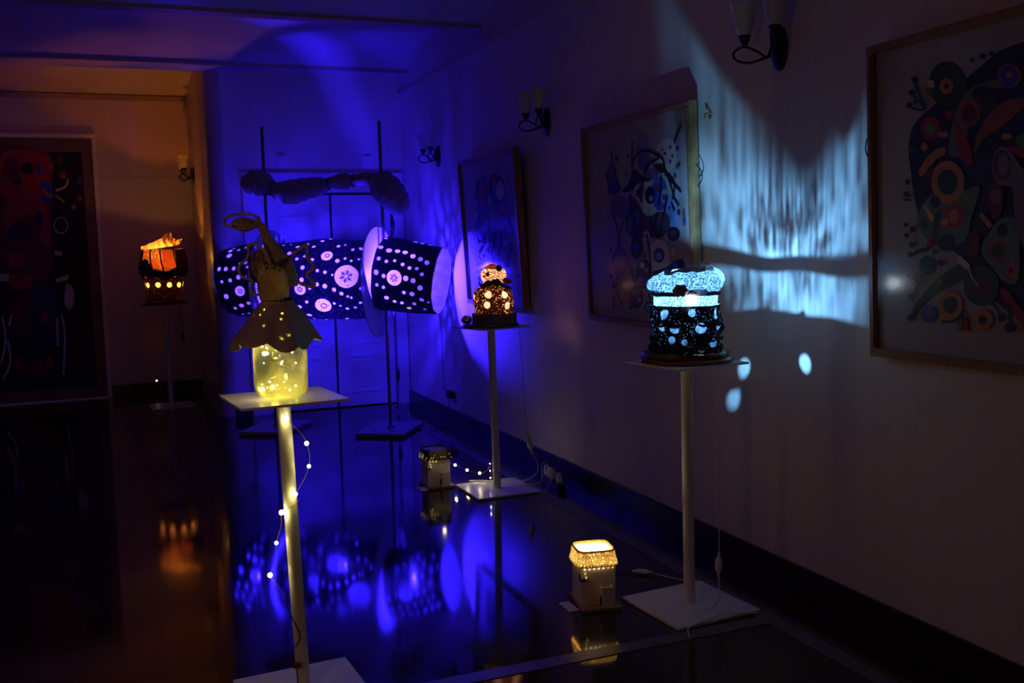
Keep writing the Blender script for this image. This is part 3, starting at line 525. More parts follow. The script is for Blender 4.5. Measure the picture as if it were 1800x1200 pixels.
ART_ALCOVE = [
  ("p","wine",0.444,2.557,1.093,2.541,1.103,2.207,1.055,1.628,1.066,1.394,0.862,1.109,0.66,1.233,0.364,1.417),("p","red",0.672,2.548,1.083,2.541,1.086,2.265,0.987,2.208,0.989,2.081,0.641,2.095),("e","black",0.884,2.391,0.052,0.0,-0.004,-0.063),("e","blue",0.988,2.38,0.021,0.0,-0.003,-0.052),
  ("p","blue",1.001,2.265,1.096,2.253,1.094,2.063,0.997,2.035),("e","navy",0.782,2.265,0.042,-0.0,-0.003,-0.046),("p","red",0.663,2.038,0.958,2.081,1.045,1.965,1.055,1.628,0.961,1.659,0.926,1.92,0.755,1.865,0.65,1.695),("e","navy",0.96,1.873,0.032,-0.0,-0.006,-0.092),
  ("p","red",0.64,1.546,0.776,1.554,0.797,1.402,0.672,1.407),("p","red",0.657,1.338,0.865,1.319,0.845,1.18,0.656,1.164),("e","wine",0.738,2.379,0.083,0.0,-0.008,-0.125),("e","navy",0.773,1.75,0.115,-0.002,-0.006,-0.092),
  ("e","wine",1.19,2.478,0.027,0.0,-0.002,-0.029),("e","red",1.217,2.323,0.037,0.0,-0.003,-0.041),("e","orange",1.1,2.409,0.021,0.0,-0.002,-0.029),("e","blue",1.364,2.265,0.032,-0.0,-0.002,-0.035),
  ("e","red",1.353,2.09,0.027,-0.0,-0.002,-0.029),("e","orange",1.293,1.997,0.022,-0.0,-0.001,-0.023),("p","sand",1.113,2.12,1.14,2.12,1.221,2.05,1.199,2.044),("p","redorange",0.997,2.196,1.087,2.126,1.106,2.091,1.034,2.115),
  ("e","bone",1.191,1.071,0.049,-0.002,-0.008,-0.13),("e","bone",1.158,1.812,0.07,-0.001,-0.006,-0.087),("e","black",1.158,1.812,0.059,-0.001,-0.005,-0.076),("p","bone",0.512,1.331,0.646,1.327,0.641,1.257,0.507,1.263),
  ("p","bone",1.082,1.557,1.156,1.543,1.143,1.497,1.079,1.51),("p","bone",1.074,1.264,1.206,1.306,1.181,1.248,1.082,1.229),("p","wine",0.648,1.06,0.862,1.109,0.899,0.872,0.725,0.647,0.643,0.827),("p","navy",0.869,1.225,1.074,1.099,1.022,0.629,0.876,0.52,0.794,0.878),
  ("e","wine",0.811,0.347,0.16,-0.011,-0.005,-0.083),("e","red",0.952,0.87,0.027,-0.001,-0.004,-0.059),("e","red",0.668,0.416,0.031,-0.002,-0.004,-0.059),("e","red",0.964,0.395,0.032,-0.002,-0.005,-0.071),
  ("l","bone",0.02,1.257,2.282,1.226,2.207,1.132,2.167),("l","bone",0.02,1.104,0.891,1.123,0.682,1.085,0.267),("l","bone",0.02,0.554,0.89,0.569,0.657,0.512,0.427),("l","bone",0.02,0.59,0.655,0.595,0.421,0.521,0.262),
  ("l","bone",0.02,1.059,0.864,1.051,0.568),("l","bone",0.02,0.639,0.915,0.61,0.8),("l","bone",0.02,1.178,1.213,1.153,0.978)]
picture('tall narrow-motif picture behind the orange knitted lamp, bluish and wine shapes', (XW-0.045, 7.36, 1.09), wallrot(0.05), 1.10, 1.04, ART_FAR)
picture('pale picture of black-outlined blue and bone shapes behind the blue lace lamp', (XW-0.045, 5.22, 1.09), wallrot(0.03), 1.10, 1.05, ART_MIDDLE)
picture('dark green, red and orange circle picture at the right edge', (XW-0.045, 2.875, 1.10), wallrot(0.03), 1.10, 1.06, ART_NEAR, paper='paper')
p4 = picture('large dark red and black picture in a pale frame leaning in the alcove', (-1.6, 11.29, 0.012), (0, 0, 0), 1.50, 2.70, ART_ALCOVE, fw_=0.045, depth=0.04, paper='tan_mat', frame='white_frame', glass=False, loops=False)
MB().box((0.1, 0.0118, 0.12), (1.40, 0.03, 2.56)).build('dark_canvas', M['black_canvas'], p4)
hk = thing('picture_hook', 'small shiny brass hook beside the top of the middle picture', 'hook', (XW, 4.03, 2.09))
MB().lathe([(0.0, 0), (0.014, 0), (0.014, 0.006), (0, 0.006)], 14).xf(Matrix.Rotation(-PI/2, 4, 'Y')).build('hook_plate', M['brass'], hk)
MB().tube([(-0.005, 0, 0.012), (-0.03, 0, 0.008), (-0.036, 0, -0.004), (-0.03, 0, -0.014)], 0.005).build('hook_arm', M['brass'], hk, True)
cp = MB().box((XW-0.012, 6.10, 1.06), (XW-0.001, 6.155, 1.125)).build('caption_card', M['card'])
tag(cp, 'small white caption card at the lower corner of the farthest wall picture', 'card')

# ------------------------------------------------------------------ white display stands
def stand(label, x, y, rz, top, plate_rz=0.0, lean=(0, 0), base=0.407, plate=0.35, pole_r=0.0235):
    o = thing('display_stand', label, 'stand', (x, y, 0), 0, 'white display stands')
    b = MB().box((-base/2, -base/2, 0.003), (base/2, base/2, 0.013)).xf(Matrix.Rotation(rz, 4, 'Z')); b.build('base_plate', M['white_metal'], o)
    MB().tube([(0, 0, 0.013), (lean[0]*0.5, lean[1]*0.5, top*0.5), (lean[0], lean[1], top-0.008)], pole_r, 28).build('pole', M['white_metal'], o, True)
    p = MB().box((-plate/2, -plate/2, top-0.008), (plate/2, plate/2, top)).xf(Matrix.Rotation(plate_rz, 4, 'Z')); p.xf(Matrix.Translation((lean[0], lean[1], 0)))
    p.build('top_plate', M['white_metal'], o)
    return o
stand('white stand under the jar figure, wound with fairy lights', 0.53, 3.315, 0.067, 1.031, 0.09, (-0.022, 0.012))
stand('white stand under the orange knitted lamp', 2.149, 5.656, 0.011, 1.02, 0.25, (-0.012, 0.0))
stand('white stand under the blue lace lamp', 2.151, 3.447, 0.075, 1.025, 0.12, (-0.006, 0.0))
stand('white stand under the far orange lamp in the alcove', 0.485, 10.292, 0.05, 1.01, 0.1, (0.0, 0.0))

# ------------------------------------------------------------------ the spotted lantern on two steel posts
TH = math.atan2(-0.558, 0.846); LO = (1.653, 8.191, 0)
SPOTS_MID = [(-0.304,1.147,0.0111,0),(-0.246,1.188,0.0084,0),(-0.165,1.024,0.018,0),(-0.103,1.15,0.0194,0),(-0.209,0.759,0.0192,0),(-0.13,0.57,0.015,0),(-0.068,0.643,0.0123,0),(-0.025,1.0,0.0151,0),(0.021,1.268,0.0167,0),(0.07,1.445,0.0154,0),(0.187,0.987,0.0151,0),(0.241,1.036,0.0096,0),(0.322,0.833,0.0136,0),(0.386,0.893,0.0177,0),(0.004,0.536,0.015,0),(-0.07,0.339,0.0177,0),(0.058,0.255,0.0135,0),(0.121,0.214,0.0149,0),(0.21,0.52,0.0189,0),(0.27,0.591,0.0122,0),(0.324,0.523,0.0121,0),(0.381,0.582,0.0094,0),(0.422,0.579,0.0081,0),(0.414,0.314,0.0107,0),(0.181,0.147,0.0094,0),(-0.078,0.045,0.019,0),(-0.014,-0.159,0.0149,0),(0.052,-0.073,0.0162,0),(0.116,-0.12,0.0196,0),(0.19,-0.211,0.0176,0),(0.245,-0.32,0.0176,0),(0.291,-0.405,0.0108,0),(0.319,-0.44,0.0108,0),(0.409,-0.209,0.0148,0),(-0.06,-0.524,0.0137,0),(-0.132,-0.661,0.0179,0),(-0.086,-0.991,0.0222,0),(0.164,-0.604,0.0123,0),(0.208,-0.687,0.0095,0),(0.255,-0.809,0.015,0),(0.323,-0.788,0.0136,0),(0.384,-0.602,0.0135,0),(-0.087,-1.3,0.0098,0),(0.115,0.666,0.0476,1),(0.295,0.11,0.0955,2),(0.069,-0.647,0.0656,1),(-0.099,-0.19,0.0476,2)]
SPOTS_RIGHT = [(-0.011,0.811,0.0217,0),(0.064,0.751,0.0234,0),(0.13,0.79,0.0216,0),(0.191,0.797,0.0216,0),(0.262,0.707,0.0215,0),(0.328,0.648,0.0197,0),(0.385,0.573,0.0196,0),(0.004,0.448,0.0162,0),(0.069,0.404,0.0143,0),(0.132,0.463,0.0125,0),(0.2,0.393,0.0152,0),(0.261,0.322,0.0151,0),(0.318,0.339,0.0142,0),(0.368,0.191,0.0151,0),(0.005,0.073,0.0197,0),(0.067,0.003,0.0161,0),(0.246,0.015,0.0214,0),(0.306,-0.02,0.0196,0),(0.366,-0.202,0.0214,0),(0.302,-0.41,0.0197,0),(0.236,-0.395,0.0152,0),(0.377,-0.584,0.0197,0),(0.309,-0.804,0.0162,0),(0.429,-0.659,0.0108,0),(0.207,-0.811,0.0145,0),(0.148,-0.775,0.0145,0),(0.086,-0.655,0.0199,0),(0.015,-0.267,0.0135,0),(0.069,-0.314,0.0135,0),(0.218,1.485,0.0202,0),(0.282,1.385,0.0164,0),(0.35,1.39,0.0182,0),(-0.017,1.297,0.0147,0),(0.258,-1.022,0.0182,0),(0.386,-1.029,0.0127,0),(0.153,-0.015,0.0607,2)]
SPOTS_LEFT = [(-0.272,0.435,0.0184,0),(-0.206,0.379,0.0184,0),(-0.133,0.338,0.017,0),(-0.077,0.435,0.0105,0),(-0.025,0.429,0.0157,0),(-0.01,0.29,0.0117,0),(-0.256,0.049,0.0131,0),(-0.179,0.039,0.0157,0),(-0.102,0.071,0.0183,0),(-0.04,0.042,0.0104,0),(-0.02,-0.16,0.017,0),(-0.252,-0.373,0.021,0),(-0.032,-0.526,0.0105,0),(-0.166,-0.745,0.0198,0),(-0.099,-0.722,0.0158,0),(-0.231,-0.791,0.0146,0),(-0.218,-1.145,0.0134,0),(-0.166,-1.16,0.0134,0),(-0.193,1.015,0.0186,0),(-0.114,0.98,0.0132,0),(-0.058,1.055,0.0119,0),(-0.178,0.764,0.0238,0),(0.007,0.715,0.0118,0),(0.062,0.758,0.0118,0),(-0.173,1.141,0.008,0),(-0.123,-0.306,0.0419,1)]
for (s, lab) in ((-0.507, 'steel post with square foot carrying the left end of the spotted lantern'), (0.507, 'steel post with square foot carrying the right end of the spotted lantern')):
    px, py = LO[0]+s*math.cos(TH), LO[1]+s*math.sin(TH)
    o = thing('steel_post', lab, 'post', (px, py, 0), TH, 'steel posts of the lantern')
    MB().box((-0.205, -0.28, 0.004), (0.205, 0.28, 0.03)).build('foot_plate', M['base_steel'], o)
    MB().lathe([(0.03, 0.03), (0.03, 0.036), (0.014, 0.05)], 18).build('collar', M['steel'], o, True)
    MB().tube([(0, 0, 0.03), (0, 0, 1.2), (0, 0, 2.525)], 0.0135, 16).build('tube', M['steel'], o, True)

def dark_shade(name, leak):
    m, t, out = nt(name)
    v = coords(t, (38, 4, 4)); f = noise(t, v, 9, 4, 0.7)
    sp = ramp(t, f, [(0.50, 0.0), (0.78, 1.0)])
    base = plain_nodes = t.nodes.new('ShaderNodeBsdfPrincipled'); base.inputs['Base Color'].default_value = (0.02, 0.014, 0.024, 1)
    base.inputs['Roughness'].default_value = 0.85
    bump(t, base, noise(t, coords(t), 40, 3), 0.5, 0.01)
    tr = node(t, 'ShaderNodeBsdfTranslucent', (1, 1, 1))
    k = t.nodes.new('ShaderNodeMath'); k.operation = 'MULTIPLY'; k.inputs[1].default_value = leak
    t.links.new(sp, k.inputs[0])
    t.links.new(mix(t, k.outputs[0], base.outputs[0], tr), out.inputs[0]); return m
M['spot_cloth'] = dark_shade('black_spotted_cloth', 0.002)
M['thin_cloth'] = dark_shade('thin_dark_spotted_cloth', 0.016)
M['spot'] = veil('white_spot_gauze', (0.95, 0.93, 0.95), 0.15, nscale=70, vary=0.25)
M['spot_open'] = veil('thin_spot_gauze', (0.95, 0.93, 0.95), 0.62, nscale=70)
M['collar_paper'] = plain('white_collar_board', (0.78, 0.76, 0.78), 0.5, vary=0.04)
M['lining_gauze'] = veil('white_lining_gauze', (0.85, 0.84, 0.88), 0.35, nscale=14, vary=0.35)
M['lining'] = plain('white_lining', (0.85, 0.84, 0.86), 0.8, vary=0.15, nscale=12, scale=(1, 4, 4))
def ring_mat(name, kind):
    m, t, out = nt(name)
    tr = mix(t, 0.35, node(t, 'ShaderNodeBsdfTranslucent', (0.95, 0.94, 0.96)), node(t, 'ShaderNodeBsdfDiffuse', (0.8, 0.8, 0.8)))
    tr = mix(t, 0.2, tr, node(t, 'ShaderNodeBsdfTransparent', (1, 1, 1)))
    t.links.new(tr, out.inputs[0]); return m
M['medallion'] = ring_mat('white_doily_gauze', 0)

def perforated(x0, x1, rfun, spots, name, parent, shade_m, spot_m, spot_name='spot', wrinkle=None, med_m=None, med_dark=None, nx=14, na=48, back=None, open_m=None):
    """a sleeve round the local x axis with true round openings; every opening is filled by its own gauze disc"""
    R = rfun(0.5*(x0+x1))
    circ = []
    for (x, a, r, k) in spots:
        r = min(r, (x1-x0)*0.3); x = max(x0+r*1.12, min(x1-r*1.12, x))
        if all((x-c[0])**2+((a-c[1])*R)**2 > ((r+c[2])*1.06)**2 for c in circ) and abs(a) < PI-0.12: circ.append((x, a, r, k))
    if back:
        for (x, a, r) in back:
            if all((x-c[0])**2+((a-c[1])*R)**2 > ((r+c[2])*1.15)**2 for c in circ): circ.append((x, a, r, 9 if open_m and abs(a) > 2.15 else 0))
    verts = []; edges_ = []
    def loop(pts):
        o = len(verts); verts.extend(pts); edges_.extend((o+i, o+(i+1) % len(pts)) for i in range(len(pts)))
    bd = [(x0+(x1-x0)*i/nx, -PI*R) for i in range(nx)] + [(x1, -PI*R+2*PI*R*i/na) for i in range(na)] + [(x1-(x1-x0)*i/nx, PI*R) for i in range(nx)] + [(x0, PI*R-2*PI*R*i/na) for i in range(na)]
    loop(bd)
    polys = []
    for (x, a, r, k) in circ:
        n = 18 if r < 0.03 else 28
        p = [(x+r*math.cos(2*PI*i/n), a*R+r*math.sin(2*PI*i/n)) for i in range(n)]
        polys.append(p); loop(p)
    for i in range(1, nx):
        for j in range(1, na):
            q = (x0+(x1-x0)*i/nx, -PI*R+2*PI*R*j/na)
            if all((q[0]-c[0])**2+(q[1]-c[1]*R)**2 > (c[2]*1.12)**2 for c in circ): verts.append(q)
    vo, _, fo, *_ = delaunay_2d_cdt([Vector(q) for q in verts], edges_, [], 0, 1e-6)
    def P(q, dr=0.0):
        x, a = q[0], q[1]/R; r = rfun(x)+dr
        if wrinkle: r += wrinkle(x, a)
        return (x, -r*math.cos(a), r*math.sin(a))
    sh = MB(); keep = []
    for f in fo:
        cx = sum(vo[i][0] for i in f)/3; cy = sum(vo[i][1] for i in f)/3
        if any((cx-c[0])**2+(cy-c[1]*R)**2 < (c[2]*0.985)**2 for c in circ): continue
        keep.append(f)
    sh.add([P(q) for q in vo], keep)
    so = sh.build(name, shade_m, parent, True)
    for (x, a, r, k), p in zip(circ, polys):
        m = MB(); n = len(p); c0 = (x, a*R)
        rings = [1.0, 0.5]
        vs = [P((c0[0]+(q[0]-c0[0])*g, c0[1]+(q[1]-c0[1])*g), 0.002*(1-g)) for g in rings for q in p] + [P(c0, 0.002)]
        fs = [(i, (i+1) % n, n+(i+1) % n, n+i) for i in range(n)] + [(n+i, n+(i+1) % n, 2*n) for i in range(n)]
        m.add(vs, fs)
        mo = m.build('medallion' if k in (1, 2) else spot_name, (open_m if k == 9 else med_m if k and med_m else spot_m), so, True)
        if k and med_dark:
            g = MB()
            def Q(dx, dy): return Vector(P((c0[0]+dx, c0[1]+dy), 0.004))
            if k == 1:
                g.tube([Q(0.38*r*math.cos(2*PI*i/20)+0.1*r, 0.38*r*math.sin(2*PI*i/20)) for i in range(20)], r*0.035+0.0008, 6, closed=True)
                g.tube([Q(0.25*r*math.cos(2*PI*i/20)+0.1*r, 0.25*r*math.sin(2*PI*i/20)) for i in range(20)], r*0.02+0.0006, 6, closed=True)
                for j in range(3): g.blob(Q(0.7*r*math.cos(2.1*j), 0.7*r*math.sin(2.1*j)), r*0.07, 8, 6)
            else:
                for j in range(6):
                    an = 2*PI*j/6+0.3; ca, sa = math.cos(an), math.sin(an)
                    g.tube([Q(0.12*r*ca, 0.12*r*sa), Q(0.58*r*ca, 0.58*r*sa)], r*0.03+0.0006, 5)
                    for e in (-1, 1):
                        g.tube([Q(0.34*r*ca, 0.34*r*sa), Q(0.48*r*math.cos(an+0.42*e), 0.48*r*math.sin(an+0.42*e))], r*0.026+0.0005, 5)
                        g.tube([Q(0.22*r*ca, 0.22*r*sa), Q(0.30*r*math.cos(an+0.5*e), 0.30*r*math.sin(an+0.5*e))], r*0.026+0.0005, 5)
                    g.blob(Q(0.44*r*ca, 0.44*r*sa), r*0.06, 8, 6)
                g.blob(Q(0.5*r*math.cos(1.3), -0.78*r), r*0.06, 8, 6)
            go = g.build('lace_motif', med_dark, so)
    return so
lan = thing('spotted_lantern', 'large dark horizontal lantern with glowing round spots before the door', 'lantern', LO, TH)
def backspots(x0, x1, r, step=0.080, a0=1.75, rad=0.021):
    L = []; row = 0
    n = int((2*PI-2*a0)*r/step)
    for i in range(n+1):
        a = a0+(2*PI-2*a0)*(i+0.5)/(n+1)
        a = a if a < PI else a-2*PI
        if abs(a) > PI-0.12: continue
        k = int((x1-x0-0.06)/step)
        for j in range(k+1):
            x = x0+0.04+(x1-x0-0.08)*(j+0.5*(row % 2))/max(k, 1)
            if x < x1-0.03: L.append((x, a, rad))
        row += 1
    return L
def sub(name, s, z, droop):
    e = bpy.data.objects.new(name, None); COL.objects.link(e); e.parent = lan; e.location = (s, 0, z); e.rotation_euler = (0, droop, 0); return e
# three sleeves; each sleeve mesh is rotated into place before it is parented
def place(o, s, z, droop): o.location = (s, 0, z); o.rotation_euler = (0, droop, 0)
def wr_mid(x, a):
    k = max(0.0, (x-0.18)/0.26)
    return 0.006*math.sin(5*a+9*x)+0.010*k*math.sin(17*a+1.5*math.sin(4*a))-0.03*max(0, (x-0.36)/0.08)
def wr_right(x, a): return 0.006*math.sin(4*a+7*x)+0.004*math.sin(11*a)
md = perforated(-0.44, 0.44, lambda x: 0.333-0.02*abs(x)/0.44, SPOTS_MID, 'middle_sleeve', lan, M['thin_cloth'], M['spot'], open_m=M['spot_open'], wrinkle=wr_mid, med_m=M['medallion'], med_dark=M['thread'], nx=18, na=64,
                back=backspots(-0.44, 0.44, 0.33)+[(-0.36, 0.75, 0.016), (-0.38, 0.3, 0.016), (-0.30, 0.45, 0.015), (-0.33, -0.1, 0.018), (-0.36, -0.5, 0.016), (-0.27, -0.35, 0.015), (-0.22, -0.9, 0.016), (-0.33, -1.0, 0.016), (0.2, -1.3, 0.015), (0.0, -1.45, 0.015)])
place(md, 0, 1.26, 0)
rs = perforated(-0.035, 0.455, lambda x: 0.298-0.03*x/0.45, SPOTS_RIGHT, 'right_sleeve', lan, M['spot_cloth'], M['spot'], open_m=M['spot_open'], wrinkle=wr_right, med_m=M['medallion'], med_dark=M['thread'], nx=12, na=56, back=backspots(-0.035, 0.455, 0.29))
place(rs, 0.53, 1.30, math.radians(8.5))
ls = perforated(-0.335, 0.035, lambda x: 0.30-0.025*max(0, (-x-0.2)/0.135)**2, SPOTS_LEFT, 'left_sleeve', lan, M['spot_cloth'], M['spot'], wrinkle=wr_right, med_m=M['medallion'], med_dark=M['thread'], nx=10, na=56, back=backspots(-0.335, 0.035, 0.30))
place(ls, -0.53, 1.30, -math.radians(10))
# white lining just inside the open right mouth
ln = MB(); n = 48
xs = [0.455, 0.40, 0.34, 0.28]
ln.add([(x, -(0.298-0.03*x/0.45-0.006+wr_right(x, 2*PI*j/n))*math.cos(2*PI*j/n), (0.298-0.03*x/0.45-0.006+wr_right(x, 2*PI*j/n))*math.sin(2*PI*j/n)) for x in xs for j in range(n)],
       [(i*n+j, i*n+(j+1) % n, (i+1)*n+(j+1) % n, (i+1)*n+j) for i in range(len(xs)-1) for j in range(n)])
lo_ = ln.build('mouth_lining', M['lining_gauze'], rs, True)
rim = MB().tube([(0.456, -(0.268+wr_right(0.455, 2*PI*j/n))*math.cos(2*PI*j/n), (0.268+wr_right(0.455, 2*PI*j/n))*math.sin(2*PI*j/n)) for j in range(n)], 0.004, 6, closed=True)
rim.build('mouth_rim', M['lining'], rs, True)
ec = MB(); n = 40
ec.add([(-0.335+0.05*(g-1)*(1 if g < 1 else 0), -(0.275*g)*math.cos(2*PI*j/n), (0.275*g)*math.sin(2*PI*j/n)) for g in (1.0, 0.66, 0.33) for j in range(n)] + [(-0.36, 0, 0)],
       [(i*n+j, i*n+(j+1) % n, (i+1)*n+(j+1) % n, (i+1)*n+j) for i in range(2) for j in range(n)] + [(2*n+j, 2*n+(j+1) % n, 3*n) for j in range(n)])
ec.build('end_cover', M['spot_cloth'], ls, True)  # added cap closing the unseen left mouth, stops blue spill into the alcove
for (s, z, ang) in ((0.462, 1.235, 0.0), (-0.475, 1.235, 0.0)):
    n = 72; pr_ = []
    for j in range(n):
        a = 2*PI*j/n; r = 0.452*(1+0.015*math.sin(3*a+0.5))
        if abs(a-1.5*PI) < 0.06: r *= 0.90
        pr_.append((r*math.cos(a), r*math.sin(a)))
    inner = [(0.20*math.cos(2*PI*j/n), 0.20*math.sin(2*PI*j/n)+0.02) for j in range(n)]
    m = MB(); vs = []
    for dx in (-0.004, 0.004):
        vs += [(dx, p[0], p[1]) for p in pr_] + [(dx, p[0], p[1]) for p in inner]
    fs = []
    for j in range(n):
        k = (j+1) % n
        fs += [(j, k, n+k, n+j), (2*n+j, 3*n+j, 3*n+k, 2*n+k), (j, 2*n+j, 2*n+k, k), (n+j, n+k, 3*n+k, 3*n+j)]
    m.add(vs, fs); m.build('collar_disc', M['collar_paper'], lan, False, (s, 0, z))
BLUE = (0.021, 0.0085, 1.0)
point_light('lantern_bulb', (0.05, 0.0, 1.22), BLUE, 390, 0.05, lan)
point_light('lantern_bulb', (0.66, 0.0, 1.28), BLUE, 260, 0.04, lan)
point_light('lantern_bulb', (-0.70, 0.0, 1.29), BLUE, 130, 0.04, lan)
# stuffed roll tied between the posts
def roll():
    P = [(-0.66,0.0,1.99),(-0.645,0,2.03),(-0.62,0,2.06),(-0.57,0,2.075),(-0.52,0,2.06),(-0.475,0,2.035),(-0.445,0,2.01),(-0.40,0,2.00),(-0.30,0,1.985),(-0.20,0,2.00),(-0.10,0,2.015),(0.0,0,2.03),(0.06,0,2.045),(0.12,0,2.055),(0.20,0,2.06),(0.26,0,2.06),(0.32,0,2.065),(0.39,0,2.07),(0.44,0,2.065),(0.50,-0.02,2.03),(0.56,-0.03,1.98),(0.61,-0.04,1.92),(0.65,-0.045,1.86),(0.675,-0.05,1.80),(0.685,-0.05,1.765)]
    R = [0.02,0.075,0.10,0.108,0.10,0.08,0.042,0.075,0.10,0.095,0.085,0.07,0.042,0.058,0.066,0.045,0.05,0.055,0.05,0.11,0.125,0.12,0.105,0.075,0.02]
    return P, R
P_, R_ = roll()
SP = smoothpath(P_, 4); SR = [x.x for x in smoothpath([(r, 0, 0) for r in R_], 4)]
rr_ = MB().tube(SP, [max(0.012, r*(1+0.05*math.sin(i*1.9))) for i, r in enumerate(SR)], 22)
ro = thing('stuffed_roll', 'lumpy stuffed cloth roll slung between the posts above the lantern', 'cushion', LO, TH)
rr_.build('roll_body', M['fleece'], ro, True)
for (x, z, r) in ((-0.455, 2.012, 0.046), (0.062, 2.045, 0.046), (0.27, 2.06, 0.049)):
    MB().tube([(x, r*math.cos(2*PI*i/18), z+r*math.sin(2*PI*i/18)) for i in range(18)], 0.006, 6, closed=True).build('tie_cord', M['thread'], ro, True)

# ------------------------------------------------------------------ lace material: streaky open thread-work
def lace_mat(name, color, open_lo, open_hi, aim=None, dens=(0.006, 0.05), top=0.9):
    m, t, out = nt(name)
    tc = t.nodes.new('ShaderNodeTexCoord'); sx = t.nodes.new('ShaderNodeSeparateXYZ'); t.links.new(tc.outputs['Object'], sx.inputs[0])
    at = t.nodes.new('ShaderNodeMath'); at.operation = 'ARCTAN2'; t.links.new(sx.outputs['Y'], at.inputs[0]); t.links.new(sx.outputs['X'], at.inputs[1])
    cb = t.nodes.new('ShaderNodeCombineXYZ'); t.links.new(at.outputs[0], cb.inputs['X']); t.links.new(sx.outputs['Z'], cb.inputs['Z'])
    mp = t.nodes.new('ShaderNodeMapping'); mp.inputs['Scale'].default_value = (34, 1, 11); t.links.new(cb.outputs[0], mp.inputs['Vector'])
    f1 = noise(t, mp.outputs[0], 1.6, 4, 0.65)
    f2 = noise(t, coords(t), 11, 2, 0.5)
    ad = t.nodes.new('ShaderNodeMath'); ad.operation = 'MULTIPLY_ADD'; ad.inputs[1].default_value = 0.75
    t.links.new(f2, ad.inputs[0]); t.links.new(f1, ad.inputs[2])
    fine = t.nodes.new('ShaderNodeTexVoronoi'); fine.inputs['Scale'].default_value = 115; t.links.new(coords(t), fine.inputs['Vector'])
    opn = ramp(t, ad.outputs[0], [(open_lo, 0.0), (open_hi, top)])
    if aim:      # openings limited to one sector below the crown, to shape the wall light
        sb = t.nodes.new('ShaderNodeMath'); sb.operation = 'SUBTRACT'; sb.inputs[1].default_value = aim[0]; t.links.new(at.outputs[0], sb.inputs[0])
        cs = t.nodes.new('ShaderNodeMath'); cs.operation = 'COSINE'; t.links.new(sb.outputs[0], cs.inputs[0])
        se = t.nodes.new('ShaderNodeMapRange'); se.interpolation_type = 'SMOOTHSTEP'; t.links.new(cs.outputs[0], se.inputs['Value'])
        se.inputs['From Min'].default_value = math.cos(aim[1]+0.10); se.inputs['From Max'].default_value = math.cos(aim[1]-0.16)
        hz = t.nodes.new('ShaderNodeMapRange'); hz.interpolation_type = 'SMOOTHSTEP'; t.links.new(sx.outputs['Z'], hz.inputs['Value'])
        hz.inputs['From Min'].default_value = aim[3]; hz.inputs['From Max'].default_value = aim[2]
        q1 = t.nodes.new('ShaderNodeMath'); q1.operation = 'MULTIPLY'; t.links.new(se.outputs[0], q1.inputs[0]); t.links.new(hz.outputs[0], q1.inputs[1])
        q2 = t.nodes.new('ShaderNodeMath'); q2.operation = 'MULTIPLY'; t.links.new(q1.outputs[0], q2.inputs[0]); t.links.new(opn, q2.inputs[1]); opn = q2.outputs[0]
    dk = ramp(t, fine.outputs['Distance'], [(0.22, 0.0), (0.50, 0.35), (0.72, 1.0)])
    tcol = ramp(t, dk, [(0.0, tuple(c*dens[0] for c in color)), (1.0, tuple(c*dens[1] for c in color))])
    ad2 = t.nodes.new('ShaderNodeAddShader')
    t.links.new(node(t, 'ShaderNodeBsdfTranslucent', tcol), ad2.inputs[0]); t.links.new(node(t, 'ShaderNodeBsdfDiffuse', tuple(c*0.12 for c in color)), ad2.inputs[1])
    thread = ad2.outputs[0]
    t.links.new(mix(t, opn, thread, node(t, 'ShaderNodeBsdfTransparent', (1, 1, 1))), out.inputs[0]); return m

def slab(mb, r, z0, z1, seed, n=40, irr=0.06):
    rn = random.Random(seed); ph = [rn.uniform(0, 6.28) for _ in range(4)]
    def wv(rr, z, a, i): return rr*(1+irr*math.sin(2*a+ph[0])+irr*0.5*math.sin(5*a+ph[1])+irr*0.25*math.sin(9*a+ph[2])), z
    e = min(0.006, (z1-z0)*0.3)
    return mb.lathe([(r-e, z0), (r, z0+e), (r, z1-e), (r-e, z1)], n, warp=wv, cap0=True, cap1=True)
def zsleeve(x0, x1, rfun, spots, name, parent, shade_m, spot_m, **kw):
    """the perforated sleeve stood upright: local x becomes z"""
    o = perforated(x0, x1, rfun, spots, name, parent, shade_m, spot_m, **kw)
    o.rotation_euler = (0, -PI/2, 0); return o
# upright sleeve: (x, -r cos a, r sin a) rotated by -90 deg about y gives (-r sin a, -r cos a, x): a = 0 faces -y, a > 0 turns to -x

# ------------------------------------------------------------------ blue lace lamp (right)
L = thing('lace_lamp', 'dark crocheted lamp with white lace top glowing ice blue', 'lamp', (2.145, 3.447, 1.025), -YAW)
M['crochet_dark'] = knit('charcoal_crochet', (0.030, 0.028, 0.034), 105, 0.26, leak=0.0, leak_color=(1, 1, 1), hole_noise=26, glow=(0.010, 0.010, 0.012))
M['ice_gauze'] = veil('ice_gauze', (0.036, 0.036, 0.04), 0.0, nscale=70, vary=0.7)
M['ice_open'] = veil('thin_ice_gauze', (0.85, 0.9, 0.95), 0.75, nscale=90)
M['lace'] = lace_mat('white_lace', (0.85, 0.88, 0.92), 0.79, 0.98, (0.56, 0.96, 0.352, 0.380), (0.0035, 0.042))
M['lace_strip'] = lace_mat('white_lace_strip', (0.88, 0.9, 0.94), 0.80, 0.98, (0.56, 0.96, 0.9, 1.0), (0.009, 0.05), 0.45)
def irr_body(x, a): return 0.006*math.sin(3*a+40*x)+0.005*math.sin(7*a-60*x)+0.004*math.sin(13*a+90*x)
s_ = 0.00233
def at_px(dx, z, r): return (z, -math.asin(max(-0.97, min(0.97, dx/0.137))), r, 0)
